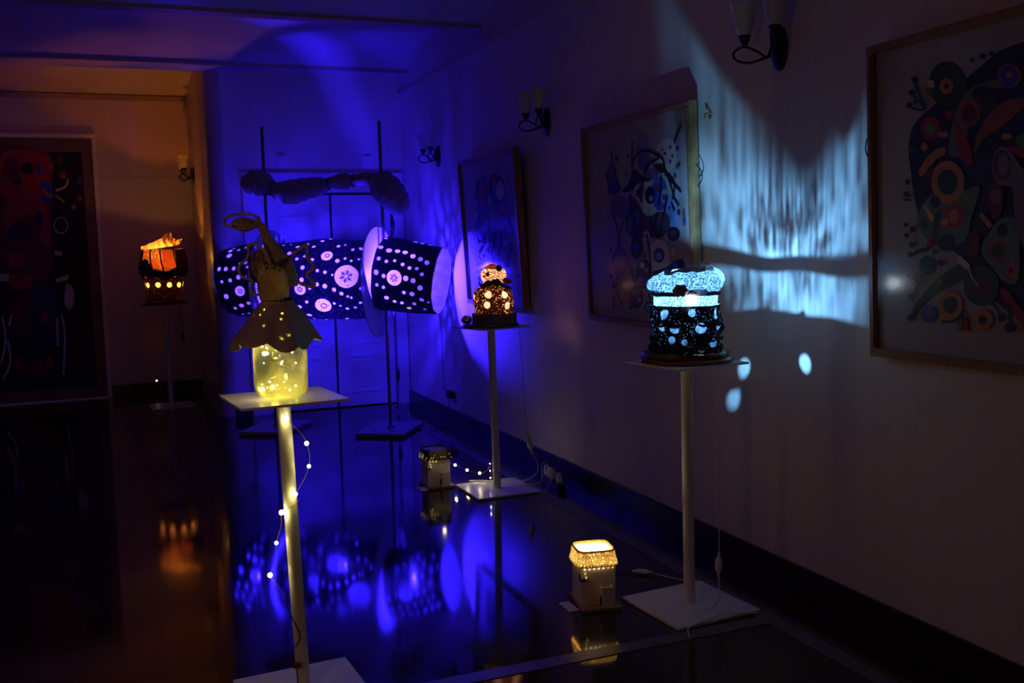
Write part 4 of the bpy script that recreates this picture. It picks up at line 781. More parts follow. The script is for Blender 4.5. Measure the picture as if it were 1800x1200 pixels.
body_spots = [at_px(-0.105, 0.198, 0.020), at_px(0.0, 0.207, 0.016), at_px(0.105, 0.198, 0.021), at_px(-0.108, 0.146, 0.014), at_px(-0.063, 0.140, 0.015), at_px(0.035, 0.146, 0.022), at_px(0.110, 0.145, 0.013),
              at_px(-0.080, 0.098, 0.016), at_px(-0.030, 0.090, 0.013), at_px(0.085, 0.085, 0.018), at_px(0.03, 0.06, 0.010),
              (0.13, 1.9, 0.017, 0), (0.19, 2.3, 0.018, 0), (0.11, 2.7, 0.016, 0), (0.172, -1.756, 0.0095, 9), (0.172, -2.52, 0.0085, 9), (0.152, -2.63, 0.0085, 9), (0.09, -1.95, 0.014, 0), (0.09, -2.6, 0.014, 0)]
slab(MB(), 0.178, 0.0, 0.020, 3).build('wood_slab', M['wood_slab'], L, True)
slab(MB(), 0.166, 0.020, 0.044, 8).build('wood_slab', M['wood_slab'], L, True)
zsleeve(0.044, 0.232, lambda x: 0.138-0.004*math.cos(60*x), body_spots, 'crochet_body', L, M['crochet_dark'], M['ice_gauze'], spot_name='round_opening', open_m=M['ice_open'], wrinkle=irr_body, nx=12, na=56)
rn = random.Random(5)
yl = MB()
for k in range(26):
    z = rn.choice([0.05, 0.06, 0.10, 0.16, 0.225]); a0 = rn.uniform(0, 6.28); n = 10
    yl.tube([(0.143*math.cos(a0+0.12*i), 0.143*math.sin(a0+0.12*i), z+0.006*math.sin(i*1.3+k)) for i in range(n)], 0.005, 6)
tag(yl.build('yarn_ridges', M['dark_cloth'], L, True), kind='stuff')
def lw(r, z, a, i): return r*(1+0.02*math.sin(5*a)+0.015*math.sin(11*a+z*60)), z+0.004*math.sin(4*a+1)
MB().lathe([(0.124, 0.228), (0.126, 0.240), (0.127, 0.256), (0.128, 0.272), (0.129, 0.287)], 96, warp=lw).build('lace_strip', M['lace_strip'], L, True)
MB().lathe([(0.131, 0.272), (0.138, 0.277), (0.139, 0.284), (0.131, 0.289), (0.126, 0.280), (0.131, 0.272)], 64, warp=lambda r, z, a, i: (r, z+0.004*math.sin(3*a)+0.002*math.sin(7*a))).build('dark_band', M['dark_cloth'], L, True)
def cw(r, z, a, i):
    k = i/7.0
    return r*(1+0.05*math.sin(4*a+1)+0.045*math.sin(9*a+2*k)+0.02*math.sin(15*a+5*k)), z+k*(0.016*math.cos(a-0.5)+0.014*math.sin(3*a+1)+0.005*math.sin(8*a))+(0.005*math.sin(6*a) if i < 2 else 0)
MB().lathe([(0.1275, 0.276), (0.140, 0.300), (0.146, 0.318), (0.142, 0.338), (0.128, 0.352), (0.102, 0.362), (0.078, 0.366), (0.058, 0.366)], 96, warp=cw).build('lace_top', M['lace'], L, True)
M['top_cloth'] = plain('dense_white_cloth_cap', (0.6, 0.62, 0.66), 0.9, vary=0.1)
MB().lathe([(0.086, 0.362), (0.05, 0.372), (0.0, 0.374)], 32, warp=lambda r, z, a, i: (r, z+0.01*math.cos(a-0.5))).build('top_cover', M['top_cloth'], L, True)
# shell flower on top and mauve flower at the front
for (c, sz, n, mm, nm) in (((0.072, -0.02, 0.372), 0.030, 6, 'clay_white', 'shell_flower'), ((-0.045, -0.140, 0.294), 0.026, 6, 'shell_grey', 'cloth_flower')):
    m = MB()
    for k in range(n):
        a = 2*PI*k/n; q = (c[0]+sz*0.75*math.cos(a), c[1], c[2]+sz*0.6*math.sin(a))
        m.blob(q, (sz*0.5, sz*0.3, sz*0.42), 10, 7, jit=0.12, rnd=rn)
    m.blob(c, (sz*0.4, sz*0.4, sz*0.4), 10, 7); m.build(nm, M[mm], L, True)
M['led_ice'] = emit('ice_blue_led', (0.75, 0.93, 1.0), 60)
MB().blob((0.0, -0.131, 0.2555), (0.017, 0.006, 0.017), 14, 10).build('led', M['led_ice'], L, True)
M['lamp_post'] = M['white_plastic']
MB().tube([(0, 0, 0.03), (0, 0, 0.235)], 0.010, 12).build('bulb_holder', M['white_plastic'], L, True)
point_light('lamp_bulb', (0, 0, 0.252), (0.15, 0.47, 1.0), 80, 0.0042, L)

# ------------------------------------------------------------------ orange knitted lamp (second stand)
L2 = thing('knitted_lamp', 'small orange knitted gourd lamp with round windows on a rope base', 'lamp', (2.149-0.012, 5.656, 1.02), -YAW)
M['crochet_red'] = knit('red_brown_crochet', (0.07, 0.022, 0.013), 95, 0.30, leak=0.003, leak_color=(1.0, 0.4, 0.2), hole_noise=34, glow=(0.42, 0.24, 0.15))
M['amber_gauze'] = veil('amber_gauze', (0.62, 0.54, 0.46), 0.04, nscale=45, vary=0.75)
M['cream_knit'] = knit('cream_knit', (0.8, 0.55, 0.38), 110, 0.34, leak=0.05, leak_color=(1.0, 0.60, 0.40), glow=(0.6, 0.45, 0.35))
M['orange_felt'] = veil('orange_felt', (0.42, 0.13, 0.03), 0.0, nscale=40)
slab(MB(), 0.172, 0.0, 0.018, 11, irr=0.02).build('wood_disc', M['wood_slab'], L2, True)
rp = MB(); nr = 44
for k in range(nr):
    a = 2*PI*k/nr; tw = 0.16
    rp.tube([(0.022+0.126*math.cos(a+tw*(j-2)/4), 0.126*math.sin(a+tw*(j-2)/4), 0.020+0.0145*j) for j in range(5)], 0.0105, 7)
rb = MB().lathe([(0.122, 0.018), (0.130, 0.028), (0.130, 0.072), (0.120, 0.080), (0.0, 0.080)], 40, ctr=(0.022, 0, 0)).build('rope_base', M['rope'], L2, True)
tag(rp.build('rope_twists', M['rope'], rb, True), kind='stuff')
def at2(dx, z, r): return (z, -math.asin(max(-0.97, min(0.97, dx/0.118))), r, 0)
sp2 = [at2(-0.026, 0.198, 0.0225), at2(0.070, 0.194, 0.0215), at2(-0.036, 0.136, 0.021), at2(0.084, 0.128, 0.0225), at2(-0.113, 0.182, 0.016), at2(-0.114, 0.118, 0.009),
       (0.19, 1.9, 0.022, 0), (0.13, 2.2, 0.022, 0), (0.19, 2.7, 0.022, 0), (0.13, -2.7, 0.022, 0), (0.19, -2.2, 0.022, 0), (0.13, -1.9, 0.022, 0)]
def gourd(x):
    t = (x-0.08)/(0.268-0.08); return 0.113+0.010*math.sin(t*PI*1.2)-0.060*max(0, (t-0.62)/0.38)**1.6
o = zsleeve(0.080, 0.268, gourd, sp2, 'knitted_body', L2, M['crochet_red'], M['amber_gauze'], spot_name='round_window', wrinkle=lambda x, a: 0.003*math.sin(5*a+30*x)+0.002*math.sin(12*a), nx=14, na=48)
o.location = (0.018, 0, 0)
def capw(r, z, a, i): return r*(1+0.05*math.sin(3*a+0.6)+0.03*math.sin(7*a)), z+0.006*math.sin(2*a)
MB().lathe([(0.055, 0.262), (0.070, 0.282), (0.077, 0.305), (0.074, 0.330), (0.060, 0.350), (0.040, 0.362), (0.0, 0.366)], 40, warp=capw, ctr=(0.022, 0, 0)).build('knitted_cap', M['cream_knit'], L2, True)
MB().lathe([(0.060, 0.342), (0.050, 0.356), (0.036, 0.366), (0.020, 0.372), (0.006, 0.374), (0, 0.374)], 28, warp=capw, ctr=(0.015, 0.006, 0)).build('orange_cap_top', M['orange_felt'], L2, True)
def leaf_shape(mb, base, tip, width, thick=0.004, sag=0.0):
    b, t = Vector(base), Vector(tip); ax = t-b; sd = ax.cross(Vector((0, 1, 0.2))).normalized(); n = 6; vs = []
    nrm = sd.cross(ax).normalized()
    for s in (-1, 1):
        for i in range(n+1):
            k = i/n; w_ = width*math.sin(PI*min(1, k*0.92+0.06)); p = b+ax*k+Vector((0, 0, -sag*k*k))+nrm*thick*s
            vs += [p-sd*w_, p+sd*w_]
    m_ = 2*(n+1); fs = []
    for i in range(n):
        a = 2*i; fs += [(a, a+1, a+3, a+2), (m_+a, m_+a+2, m_+a+3, m_+a+1), (a, a+2, m_+a+2, m_+a), (a+1, m_+a+1, m_+a+3, a+3)]
    fs += [(0, m_, m_+1, 1), (2*n, 2*n+1, m_+2*n+1, m_+2*n)]
    mb.add(vs, fs); return mb
leaf_shape(MB(), (0.075, -0.03, 0.285), (0.135, -0.03, 0.266), 0.018).build('felt_petal', M['orange_felt'], L2)
for (b, t, w_) in (((-0.03, -0.075, 0.268), (0.02, -0.08, 0.262), 0.018), ((0.01, -0.078, 0.275), (0.075, -0.08, 0.262), 0.022), ((0.05, -0.07, 0.262), (0.135, -0.06, 0.228), 0.012), ((-0.06, -0.07, 0.255), (-0.015, -0.08, 0.243), 0.014)):
    leaf_shape(MB(), b, t, w_).build('felt_leaf', M['leaf_dark'], L2)
for (x, z, r) in ((-0.012, 0.318, 0.012), (-0.035, 0.306, 0.007), (0.055, 0.352, 0.018)):
    MB().blob((x+0.004, -math.sqrt(max(0.0004, 0.074**2-(x-0.018)**2))*0.98-0.002, z), (r, 0.006, r*1.1), 12, 8).build('dark_button', M['leaf_dark'], L2, True)
MB().tube(smoothpath([(0.045, -0.085, 0.275), (0.048, -0.10, 0.25), (0.040, -0.118, 0.225)], 4), 0.003, 6).build('yarn_tail', M['leaf_dark'], L2, True)
point_light('lamp_bulb', (0.018, 0, 0.19), (1.0, 0.50, 0.28), 5.0, 0.02, L2)
point_light('lamp_bulb', (0.018, 0, 0.305), (1.0, 0.52, 0.30), 2.2, 0.015, L2)
fo = MB().blob((0, 0, 0.026), (0.034, 0.03, 0.026), 14, 9, jit=0.10, rnd=rn)
F2 = fo.build('foil_ball', M['foil'], None, False, (1.995, 5.695, 1.038))
tag(F2, 'small crumpled silver foil lump beside the orange knitted lamp', 'ornament')

# ------------------------------------------------------------------ far orange lamp in the alcove
L3 = thing('fabric_lamp', 'orange cloth dome lamp with crumpled glowing top in the alcove', 'lamp', (0.485, 10.292, 1.01), -YAW)
M['crochet_brown'] = knit('brown_crochet', (0.035, 0.02, 0.02), 75, 0.24, leak=0.001, leak_color=(1.0, 0.4, 0.1), hole_noise=20, glow=(0.07, 0.03, 0.018))
M['fire_gauze'] = veil('yellow_gauze', (0.95, 0.80, 0.5), 0.03, nscale=60)
M['orange_cloth'] = knit('orange_cloth_panel', (0.55, 0.12, 0.03), 80, 0.34, leak=0.05, leak_color=(1.0, 0.36, 0.08), hole_noise=7, glow=(0.4, 0.34, 0.2))
M['open_cloth'] = veil('open_red_gauze', (0.07, 0.022, 0.006), 0.55, nscale=50, vary=0.6)
M['wine_cloth'] = plain('dark_wine_cloth', (0.10, 0.02, 0.015), 0.9, vary=0.3, nscale=40)
M['crumple'] = veil('crumpled_cream_paper', (0.9, 0.72, 0.42), 0.0, nscale=30)
slab(MB(), 0.215, 0.0, 0.016, 21, irr=0.03).build('base_disc', M['wood_slab'], L3, True)
slab(MB(), 0.19, 0.016, 0.028, 22, irr=0.02).build('base_disc', M['dark_cloth'], L3, True)
def at3(dx, z, r): return (z, -math.asin(max(-0.97, min(0.97, dx/0.176))), r, 0)
sp3 = [at3(-0.168, 0.196, 0.026), at3(-0.112, 0.198, 0.026), at3(-0.002, 0.200, 0.026), at3(0.100, 0.196, 0.025), at3(0.165, 0.192, 0.026)] + [(0.197, a, 0.025, 0) for a in (1.75, 2.2, 2.7, -1.75, -2.2, -2.7)]
zsleeve(0.028, 0.268, lambda x: 0.176+0.004*math.sin(30*x), sp3, 'knitted_body', L3, M['crochet_brown'], M['fire_gauze'], spot_name='round_window', wrinkle=lambda x, a: 0.003*math.sin(6*a+20*x), nx=12, na=48)
def dm(r, z, a, i): return r*(1+0.03*math.sin(4*a+1)), z+0.006*math.sin(3*a)
dome_prof = [(0.176, 0.262), (0.200, 0.290), (0.212, 0.345), (0.213, 0.40), (0.206, 0.46), (0.195, 0.505), (0.187, 0.540)]
seams = (-2.4, -1.72, -1.25, -0.6, 0.4, 1.4, 2.4, -2.4+2*PI)
for a0, a1 in zip(seams[:-1], seams[1:]):
    n = 10; vs = []
    for i, (r, z) in enumerate(dome_prof):
        for j in range(n+1):
            a = a0+(a1-a0)*j/n; rr, zz = dm(r, z, a, i); vs.append((rr*math.cos(a), rr*math.sin(a), zz))
    fr_ = a1 <= -0.6+1e-6
    MB().add(vs, [(i*(n+1)+j, i*(n+1)+j+1, (i+1)*(n+1)+j+1, (i+1)*(n+1)+j) for i in range(len(dome_prof)-1) for j in range(n)]).build('dome_panel', (M['open_cloth'] if a1 > -0.7 else M['orange_cloth']) if fr_ else M['wine_cloth'], L3, True)
for a in (-2.4, -1.72, -1.25, -0.6, 0.4, 1.4, 2.4):
    rr3 = [(0.20, 0.29), (0.214, 0.345), (0.215, 0.40), (0.209, 0.46), (0.198, 0.505), (0.19, 0.54)]
    MB().tube([((r*(1+0.03*math.sin(4*a+1))+0.003)*math.cos(a+0.10*math.sin(9*z)), (r*(1+0.03*math.sin(4*a+1))+0.003)*math.sin(a+0.10*math.sin(9*z)), z) for r, z in rr3], 0.007, 7).build('seam_cord', M['dark_cloth'], L3, True)
MB().lathe([(0.178, 0.262), (0.208, 0.275), (0.222, 0.31), (0.216, 0.345), (0.209, 0.352), (0.200, 0.30)], 48, warp=lambda r, z, a, i: (r*(1+0.03*math.sin(5*a)), z+0.012*math.sin(3*a+2)+0.012*math.sin(7*a))).build('dark_ruffle', M['dark_cloth'], L3, True)
m = MB()
for k in range(9):
    a = -2.1+rn.uniform(-0.28, 0.28); m.blob((0.222*math.cos(a), 0.222*math.sin(a), 0.36+rn.uniform(-0.06, 0.10)), (0.034, 0.030, 0.032), 9, 7, jit=0.15, rnd=rn)
m.build('dark_cloth_flower', M['dark_cloth'], L3, True)
def ruffle(mb, x0, x1, y, zf, hf, waves, amp, n=44):
    vs = []
    for i in range(n+1):
        k = i/n; x = x0+(x1-x0)*k; z = zf(k); h_ = hf(k)
        for j in range(4):
            q = j/3; vs.append((x+0.006*math.sin(waves*5*k+q*3), y+amp*math.sin(waves*2*PI*k+q*1.4)*(0.5+q)+0.02*q, z+h_*q+0.006*math.sin(waves*7*k)*q))
    mb.add(vs, [(i*4+j, i*4+4+j, i*4+5+j, i*4+j+1) for i in range(n) for j in range(3)])
m = MB()
ruffle(m, -0.175, 0.205, -0.135, lambda k: 0.530+0.045*k, lambda k: 0.030+0.035*math.sin(PI*min(1, k*1.25)), 5, 0.014)
ruffle(m, -0.12, 0.15, -0.09, lambda k: 0.545+0.05*k, lambda k: 0.04+0.03*math.sin(PI*k), 4, 0.016)
m.build('crumpled_edge', M['crumple'], L3, True)
m = MB()
ruffle(m, 0.03, 0.15, -0.10, lambda k: 0.585, lambda k: 0.03+0.085*math.sin(PI*k)**0.7, 3, 0.014)
ruffle(m, 0.05, 0.135, -0.12, lambda k: 0.590, lambda k: 0.02+0.06*math.sin(PI*k), 2.5, 0.012)
ruffle(m, 0.15, 0.225, -0.11, lambda k: 0.575+0.03*k, lambda k: 0.025+0.02*math.sin(PI*k), 2, 0.01)
m.build('crumpled_knot', M['crumple'], L3, True)
point_light('lamp_bulb', (0, 0, 0.33), (1.0, 0.19, 0.006), 15, 0.012, L3)
point_light('lamp_bulb', (0.0, -0.04, 0.17), (1.0, 0.50, 0.12), 3.2, 0.02, L3)
point_light('lamp_bulb', (0.01, -0.10, 0.44), (1.0, 0.42, 0.06), 3.6, 0.02, L3)

# ------------------------------------------------------------------ jar figure (front)
J = thing('jar_figure', 'burlap angel figure in a scalloped skirt standing on a glowing glass jar', 'figure', (0.506, 3.328, 1.031), -YAW)
J.scale = (0.955, 0.955, 0.955)
mj, tj, oj = nt('yellow_green_jar_glass')
fz = noise(tj, coords(tj), 9, 3)
jc = ramp(tj, fz, [(0.38, (0.10, 0.11, 0.03)), (0.62, (0.62, 0.60, 0.20))])
a_ = mix(tj, 0.25, node(tj, 'ShaderNodeBsdfTranslucent', jc), node(tj, 'ShaderNodeBsdfDiffuse', jc))
a_ = mix(tj, 0.42, a_, node(tj, 'ShaderNodeBsdfTransparent', (0.9, 0.92, 0.55)))
a_ = mix(tj, 0.08, a_, node(tj, 'ShaderNodeBsdfGlossy', (1, 1, 1), Roughness=0.08))
tj.links.new(a_, oj.inputs[0]); M['jar'] = mj
M['skirt'] = plain('taupe_skirt_leather', (0.46, 0.36, 0.29), 0.5, vary=0.12, nscale=25)
M['bodice'] = knit('open_burlap_weave', (0.60, 0.45, 0.24), 210, 0.22, leak=0.05, leak_color=(1.0, 0.75, 0.3), hole_noise=25, glow=(0.5, 0.42, 0.2))
M['gold_led'] = emit('warm_fairy_led', (1.0, 0.86, 0.45), 45)
M['white_led'] = emit('warm_white_led', (1.0, 0.84, 0.40), 34)
jar = MB().lathe([(0.0, 0.003), (0.066, 0.003), (0.082, 0.012), (0.090, 0.030), (0.092, 0.060), (0.092, 0.150), (0.091, 0.185), (0.080, 0.215), (0.060, 0.232), (0.058, 0.262)], 48)
jo = jar.build('glass_jar', M['jar'], J, True)
rj = random.Random(12)
for k in range(18):
    a = rj.uniform(0, 6.28); r = rj.uniform(0.02, 0.078); z = rj.choice([0.03, 0.04, 0.05, 0.06, 0.075, 0.12, 0.15, 0.17, 0.185])
    q = rj.choice([0.0022, 0.0028, 0.0036])
    MB().blob((r*math.cos(a), r*math.sin(a)-0.01, z), q, 8, 6).build('fairy_bulb', M['gold_led'], J, True)
for (x, y, z, q) in ((-0.010, -0.084, 0.046, 0.0062), (-0.055, -0.066, 0.036, 0.0055), (-0.046, -0.070, 0.037, 0.0050), (-0.030, -0.098, 0.163, 0.0070), (0.010, -0.085, 0.176, 0.0048), (0.040, -0.080, 0.186, 0.0042)):
    MB().blob((x, y, z), q, 10, 8).build('fairy_bulb', M['white_led'], J, True)
wp = smoothpath([(0.05*math.cos(k*1.3), 0.05*math.sin(k*1.3), 0.03+0.012*k+0.01*math.sin(k*2.1)) for k in range(16)], 5)
MB().tube(wp, 0.0009, 5).build('fairy_wire', M['brass'], J, True)
YEL = (1.0, 0.80, 0.14)
point_light('jar_bulb', (-0.02, -0.03, 0.05), YEL, 0.36, 0.01, J)
point_light('jar_bulb', (-0.025, -0.03, 0.165), YEL, 0.30, 0.01, J)
point_light('bodice_bulb', (-0.006, -0.020, 0.392), YEL, 0.16, 0.008, J)
point_light('skirt_bulb', (-0.01, -0.02, 0.285), YEL, 0.20, 0.008, J)
# skirt: scalloped cone with punched holes
def skirt_r(t): return 0.048+0.098*(t**0.92)
nS, nT = 108, 16
sk = MB(); vs = []
def skp(a, t, off=0.0):
    fold = 0.10*t*math.sin(6*a+0.8)+0.04*t*math.sin(11*a)
    r = skirt_r(t)*(1+fold)+off
    sc_ = abs(math.sin(4.5*a+0.5)); z = 0.338-0.142*t-0.020*(t**4)*sc_+0.012*t*math.sin(3*a+1.0)
    return (-0.018*t+r*math.cos(a), r*math.sin(a), z)
for i in range(nT+1):
    for j in range(nS): vs.append(skp(2*PI*j/nS, i/nT))
fs = []
hole_cells = set()
for (aa, t) in ((-1.95, 0.22), (-2.02, 0.36), (-1.15, 0.30), (-1.17, 0.38), (-1.72, 0.62), (-1.22, 0.76), (-1.0, 0.72), (-2.5, 0.35), (0.6, 0.5), (1.6, 0.4), (2.5, 0.6)):
    for e in (0, 1): hole_cells.add((int(t*nT), (int(((aa % (2*PI))/(2*PI))*nS)+e) % nS))
for i in range(nT):
    for j in range(nS):
        if (i, j) in hole_cells: continue
        fs.append((i*nS+j, i*nS+(j+1) % nS, (i+1)*nS+(j+1) % nS, (i+1)*nS+j))
sk.add(vs, fs)
so_ = sk.build('skirt', M['skirt'], J, True)
sm = so_.modifiers.new('thickness', 'SOLIDIFY'); sm.thickness = 0.0025
M['skirt_dot'] = veil('lit_skirt_dot', (0.98, 0.92, 0.45), 0.0, nscale=60)
gl = MB()
for (aa, t) in ((-1.95, 0.22), (-2.02, 0.36), (-1.15, 0.30), (-1.17, 0.38), (-1.72, 0.62), (-1.22, 0.76), (-1.0, 0.72), (-2.5, 0.35)):
    i, j = int(t*nT), int(((aa % (2*PI))/(2*PI))*nS); p = Vector(skp(2*PI*(j+1.0)/nS, (i+0.5)/nT)); nrm = Vector((p.x, p.y, 0.02)).normalized()
    e = nrm.cross(Vector((0, 0, 1))).normalized(); g = nrm.cross(e)
    MB().add([p-nrm*0.0012+(e*math.cos(2*PI*k/14)+g*math.sin(2*PI*k/14))*0.0066 for k in range(14)], [tuple(range(14))]).build('lit_hole', M['skirt_dot'], so_)
    MB().tube([p+nrm*0.0016+(e*math.cos(2*PI*k/14)+g*math.sin(2*PI*k/14))*0.0062 for k in range(14)], 0.0018, 6, closed=True).build('eyelet', M['skirt'], so_, True)
bl = MB().tube([(0.050*math.cos(2*PI*k/32), 0.050*math.sin(2*PI*k/32), 0.342+0.002*math.sin(k*3)) for k in range(32)], 0.0055, 8, closed=True)
bo = bl.build('belt_cord', M['thread'], J, True)
bd = MB()
for k in range(20):
    a = 2*PI*k/20; bd.blob((0.052*math.cos(a), 0.052*math.sin(a), 0.334), 0.0042, 8, 6)
bd.build('belt_beads', M['brass'], bo, True)
tag(bpy.data.objects['belt_beads'], kind='stuff')
def tw(r, z, a, i): return r*(1+0.05*math.sin(2*a+0.5))+0.0, z
MB().lathe([(0.046, 0.340), (0.050, 0.365), (0.053, 0.395), (0.051, 0.418), (0.043, 0.440), (0.030, 0.454), (0.012, 0.461), (0.0, 0.462)], 32, warp=tw, ctr=(-0.006, -0.020, 0)).build('bodice', M['bodice'], J, True)
tp = [(0.016, 0.022, 0.385), (0.016, 0.020, 0.42), (0.010, 0.014, 0.455), (-0.002, 0.006, 0.482), (-0.008, 0.004, 0.505), (-0.016, 0.002, 0.528), (-0.024, 0, 0.548), (-0.035, 0, 0.574), (-0.046, 0, 0.595), (-0.062, -0.004, 0.600), (-0.085, -0.012, 0.590)]
tr_ = [0.052, 0.052, 0.047, 0.040, 0.032, 0.024, 0.018, 0.0145, 0.0135, 0.012, 0.010]
MB().tube(smoothpath(tp, 4), [q.x for q in smoothpath([(r, 0, 0) for r in tr_], 4)], 20).build('torso_and_neck', M['burlap_dark'], J, True)
hp = MB().lathe([(0.0, -0.022), (0.022, -0.017), (0.038, -0.006), (0.044, 0.006), (0.036, 0.016), (0.018, 0.023), (0.0, 0.025)], 24)
hp.xf(Matrix.Translation((-0.100, -0.004, 0.597)) @ Euler((0.25, 0.12, 0)).to_matrix().to_4x4()).build('head', M['burlap'], J, True)
H_ = [(-0.107+0.060*math.cos(2*PI*k/40), -0.004+0.052*math.sin(2*PI*k/40), 0.612+0.026*math.sin(2*PI*k/40)-0.004*math.cos(2*PI*k/40)) for k in range(40)]
ho = MB().tube(H_, lambda i: 0.0048+0.0008*math.sin(i*2.3), 8, closed=True).build('halo_hoop', M['wing_wire'], J, True)
wt = MB()
for k in range(34):
    i = rj.randrange(40); p = Vector(H_[i]); d_ = Vector((rj.uniform(-1, 1), rj.uniform(-1, 1), rj.uniform(-0.6, 1))).normalized()*rj.uniform(0.006, 0.014)
    wt.tube([p, p+d_*0.6, p+d_+Vector((0, 0, rj.uniform(-0.003, 0.003)))], 0.0006, 4)
tag(wt.build('loose_threads', M['thread'], ho), kind='stuff')
MB().tube(smoothpath([(-0.046, 0, 0.594), (-0.052, -0.006, 0.612), (-0.060, -0.012, 0.622)], 4), 0.005, 8).build('hoop_stem', M['wing_wire'], J, True)
LW = [(-0.0233,1.4164),(-0.0395,1.3897),(-0.0641,1.3689),(-0.0847,1.3719),(-0.0897,1.3897),(-0.0852,1.4194),(-0.1143,1.4283),(-0.1266,1.4491),(-0.1226,1.4699),(-0.0994,1.4907),(-0.0894,1.5144),(-0.093,1.5293),(-0.0791,1.5412),(-0.0588,1.5352),(-0.0376,1.5144),(-0.0229,1.4847),(-0.0182,1.461)]
RW = [(0.0333,1.4847),(0.0581,1.5085),(0.0857,1.5278),(0.1005,1.5293),(0.0971,1.4907),(0.1151,1.4669),(0.1159,1.4521),(0.0943,1.4342),(0.1009,1.4194),(0.1178,1.4016),(0.1141,1.3882),(0.0878,1.3941),(0.059,1.4075)]
for (W_, yf) in ((LW, lambda x: -0.055-0.10*(x+0.02)*0.3), (RW, lambda x: -0.02+0.1*x)):
    P = [(x+0.014, yf(x), z-1.008) for x, z in W_]; S = smoothpath(P, 5)
    wo = MB().tube(S, lambda i: 0.0055+0.0006*math.sin(i*1.7), 8).build('wing', M['wing_wire'], J, True)
    th_ = MB()
    for k in range(30 if W_ is LW else 8):
        a, b = rj.choice(S), rj.choice(S)
        if W_ is RW: a = S[rj.randrange(6)]; b = Vector((rj.uniform(-0.02, 0.03), -0.05, rj.uniform(0.42, 0.47)))
        th_.tube([a, (a+b)/2+Vector((0, -0.004, -0.006)), b], 0.0009, 4)
    tag(th_.build('wing_threads', M['thread'], wo), kind='stuff')
lw_ = [(x+0.014, -0.050, z-1.008) for x, z in LW]
bk = MB().blob((-0.045, 0.0, 0.452), (0.046, 0.030, 0.062), 20, 14, jit=0.03, rnd=rj)
bk.build('back_bundle', M['burlap_dark'], J, True)
br = MB()
for k in range(14):
    br.tube([(-0.035+0.075*rj.random(), -0.045-0.012*rj.random(), 0.425+0.05*rj.random()) for _ in range(3)], 0.0008, 4)
tag(br.build('bodice_threads', M['thread'], J), kind='stuff')

# fairy-light string wound down the front stand
fs_ = thing('fairy_light_string', 'string of warm fairy lights spiralling down the front stand', 'fairy lights', (0.5195, 3.3225, 0.068), -YAW)
fs_.scale = (0.955, 0.955, 0.955)
FP = [(-0.010, -0.045, 0.985), (0.004, -0.034, 0.935), (0.050, -0.03, 0.885), (0.067, -0.020, 0.845), (0.072, 0.0, 0.80), (0.065, 0.010, 0.757), (0.045, 0.02, 0.71), (0.024, -0.030, 0.669), (0.030, -0.032, 0.64), (0.0, -0.036, 0.622), (-0.030, -0.026, 0.604), (-0.038, -0.015, 0.55), (-0.056, -0.02, 0.492), (-0.060, -0.015, 0.43), (-0.084, -0.02, 0.376), (-0.06, -0.02, 0.34), (-0.035, -0.02, 0.30)]
MB().tube(smoothpath(FP, 5), 0.0011, 5).build('light_wire', M['brass'], fs_, True)
MB().tube(smoothpath([(-0.035, -0.02, 0.30), (-0.02, -0.034, 0.25), (0.012, -0.034, 0.165), (0.004, -0.036, 0.13), (-0.020, -0.032, 0.10), (-0.010, -0.034, 0.06), (0.0, -0.036, 0.0), (0.01, -0.10, -0.052)], 5), 0.0018, 6).build('lead_wire', M['cable_black'], fs_, True)
MB().box((-0.012, -0.05, 0.045), (0.014, -0.036, 0.062)).build('tape_tab', M['orange_felt'], fs_)
for (x, y, z, q, wt_) in ((0.004, -0.036, 0.935, 0.0075, 0.10), (0.067, -0.020, 0.845, 0.0075, 0.07), (0.065, 0.010, 0.757, 0.0065, 0.07), (0.024, -0.032, 0.669, 0.006, 0.09), (-0.030, -0.030, 0.604, 0.009, 0.12), (-0.056, -0.02, 0.492, 0.0065, 0.08), (-0.084, -0.02, 0.376, 0.0085, 0.08)):
    MB().blob((x, y, z), q, 12, 9).build('fairy_bulb', M['white_led'], fs_, True)
    point_light('fairy_glow', (x, y-0.012, z-0.006), YEL, wt_*0.45, 0.004, fs_)

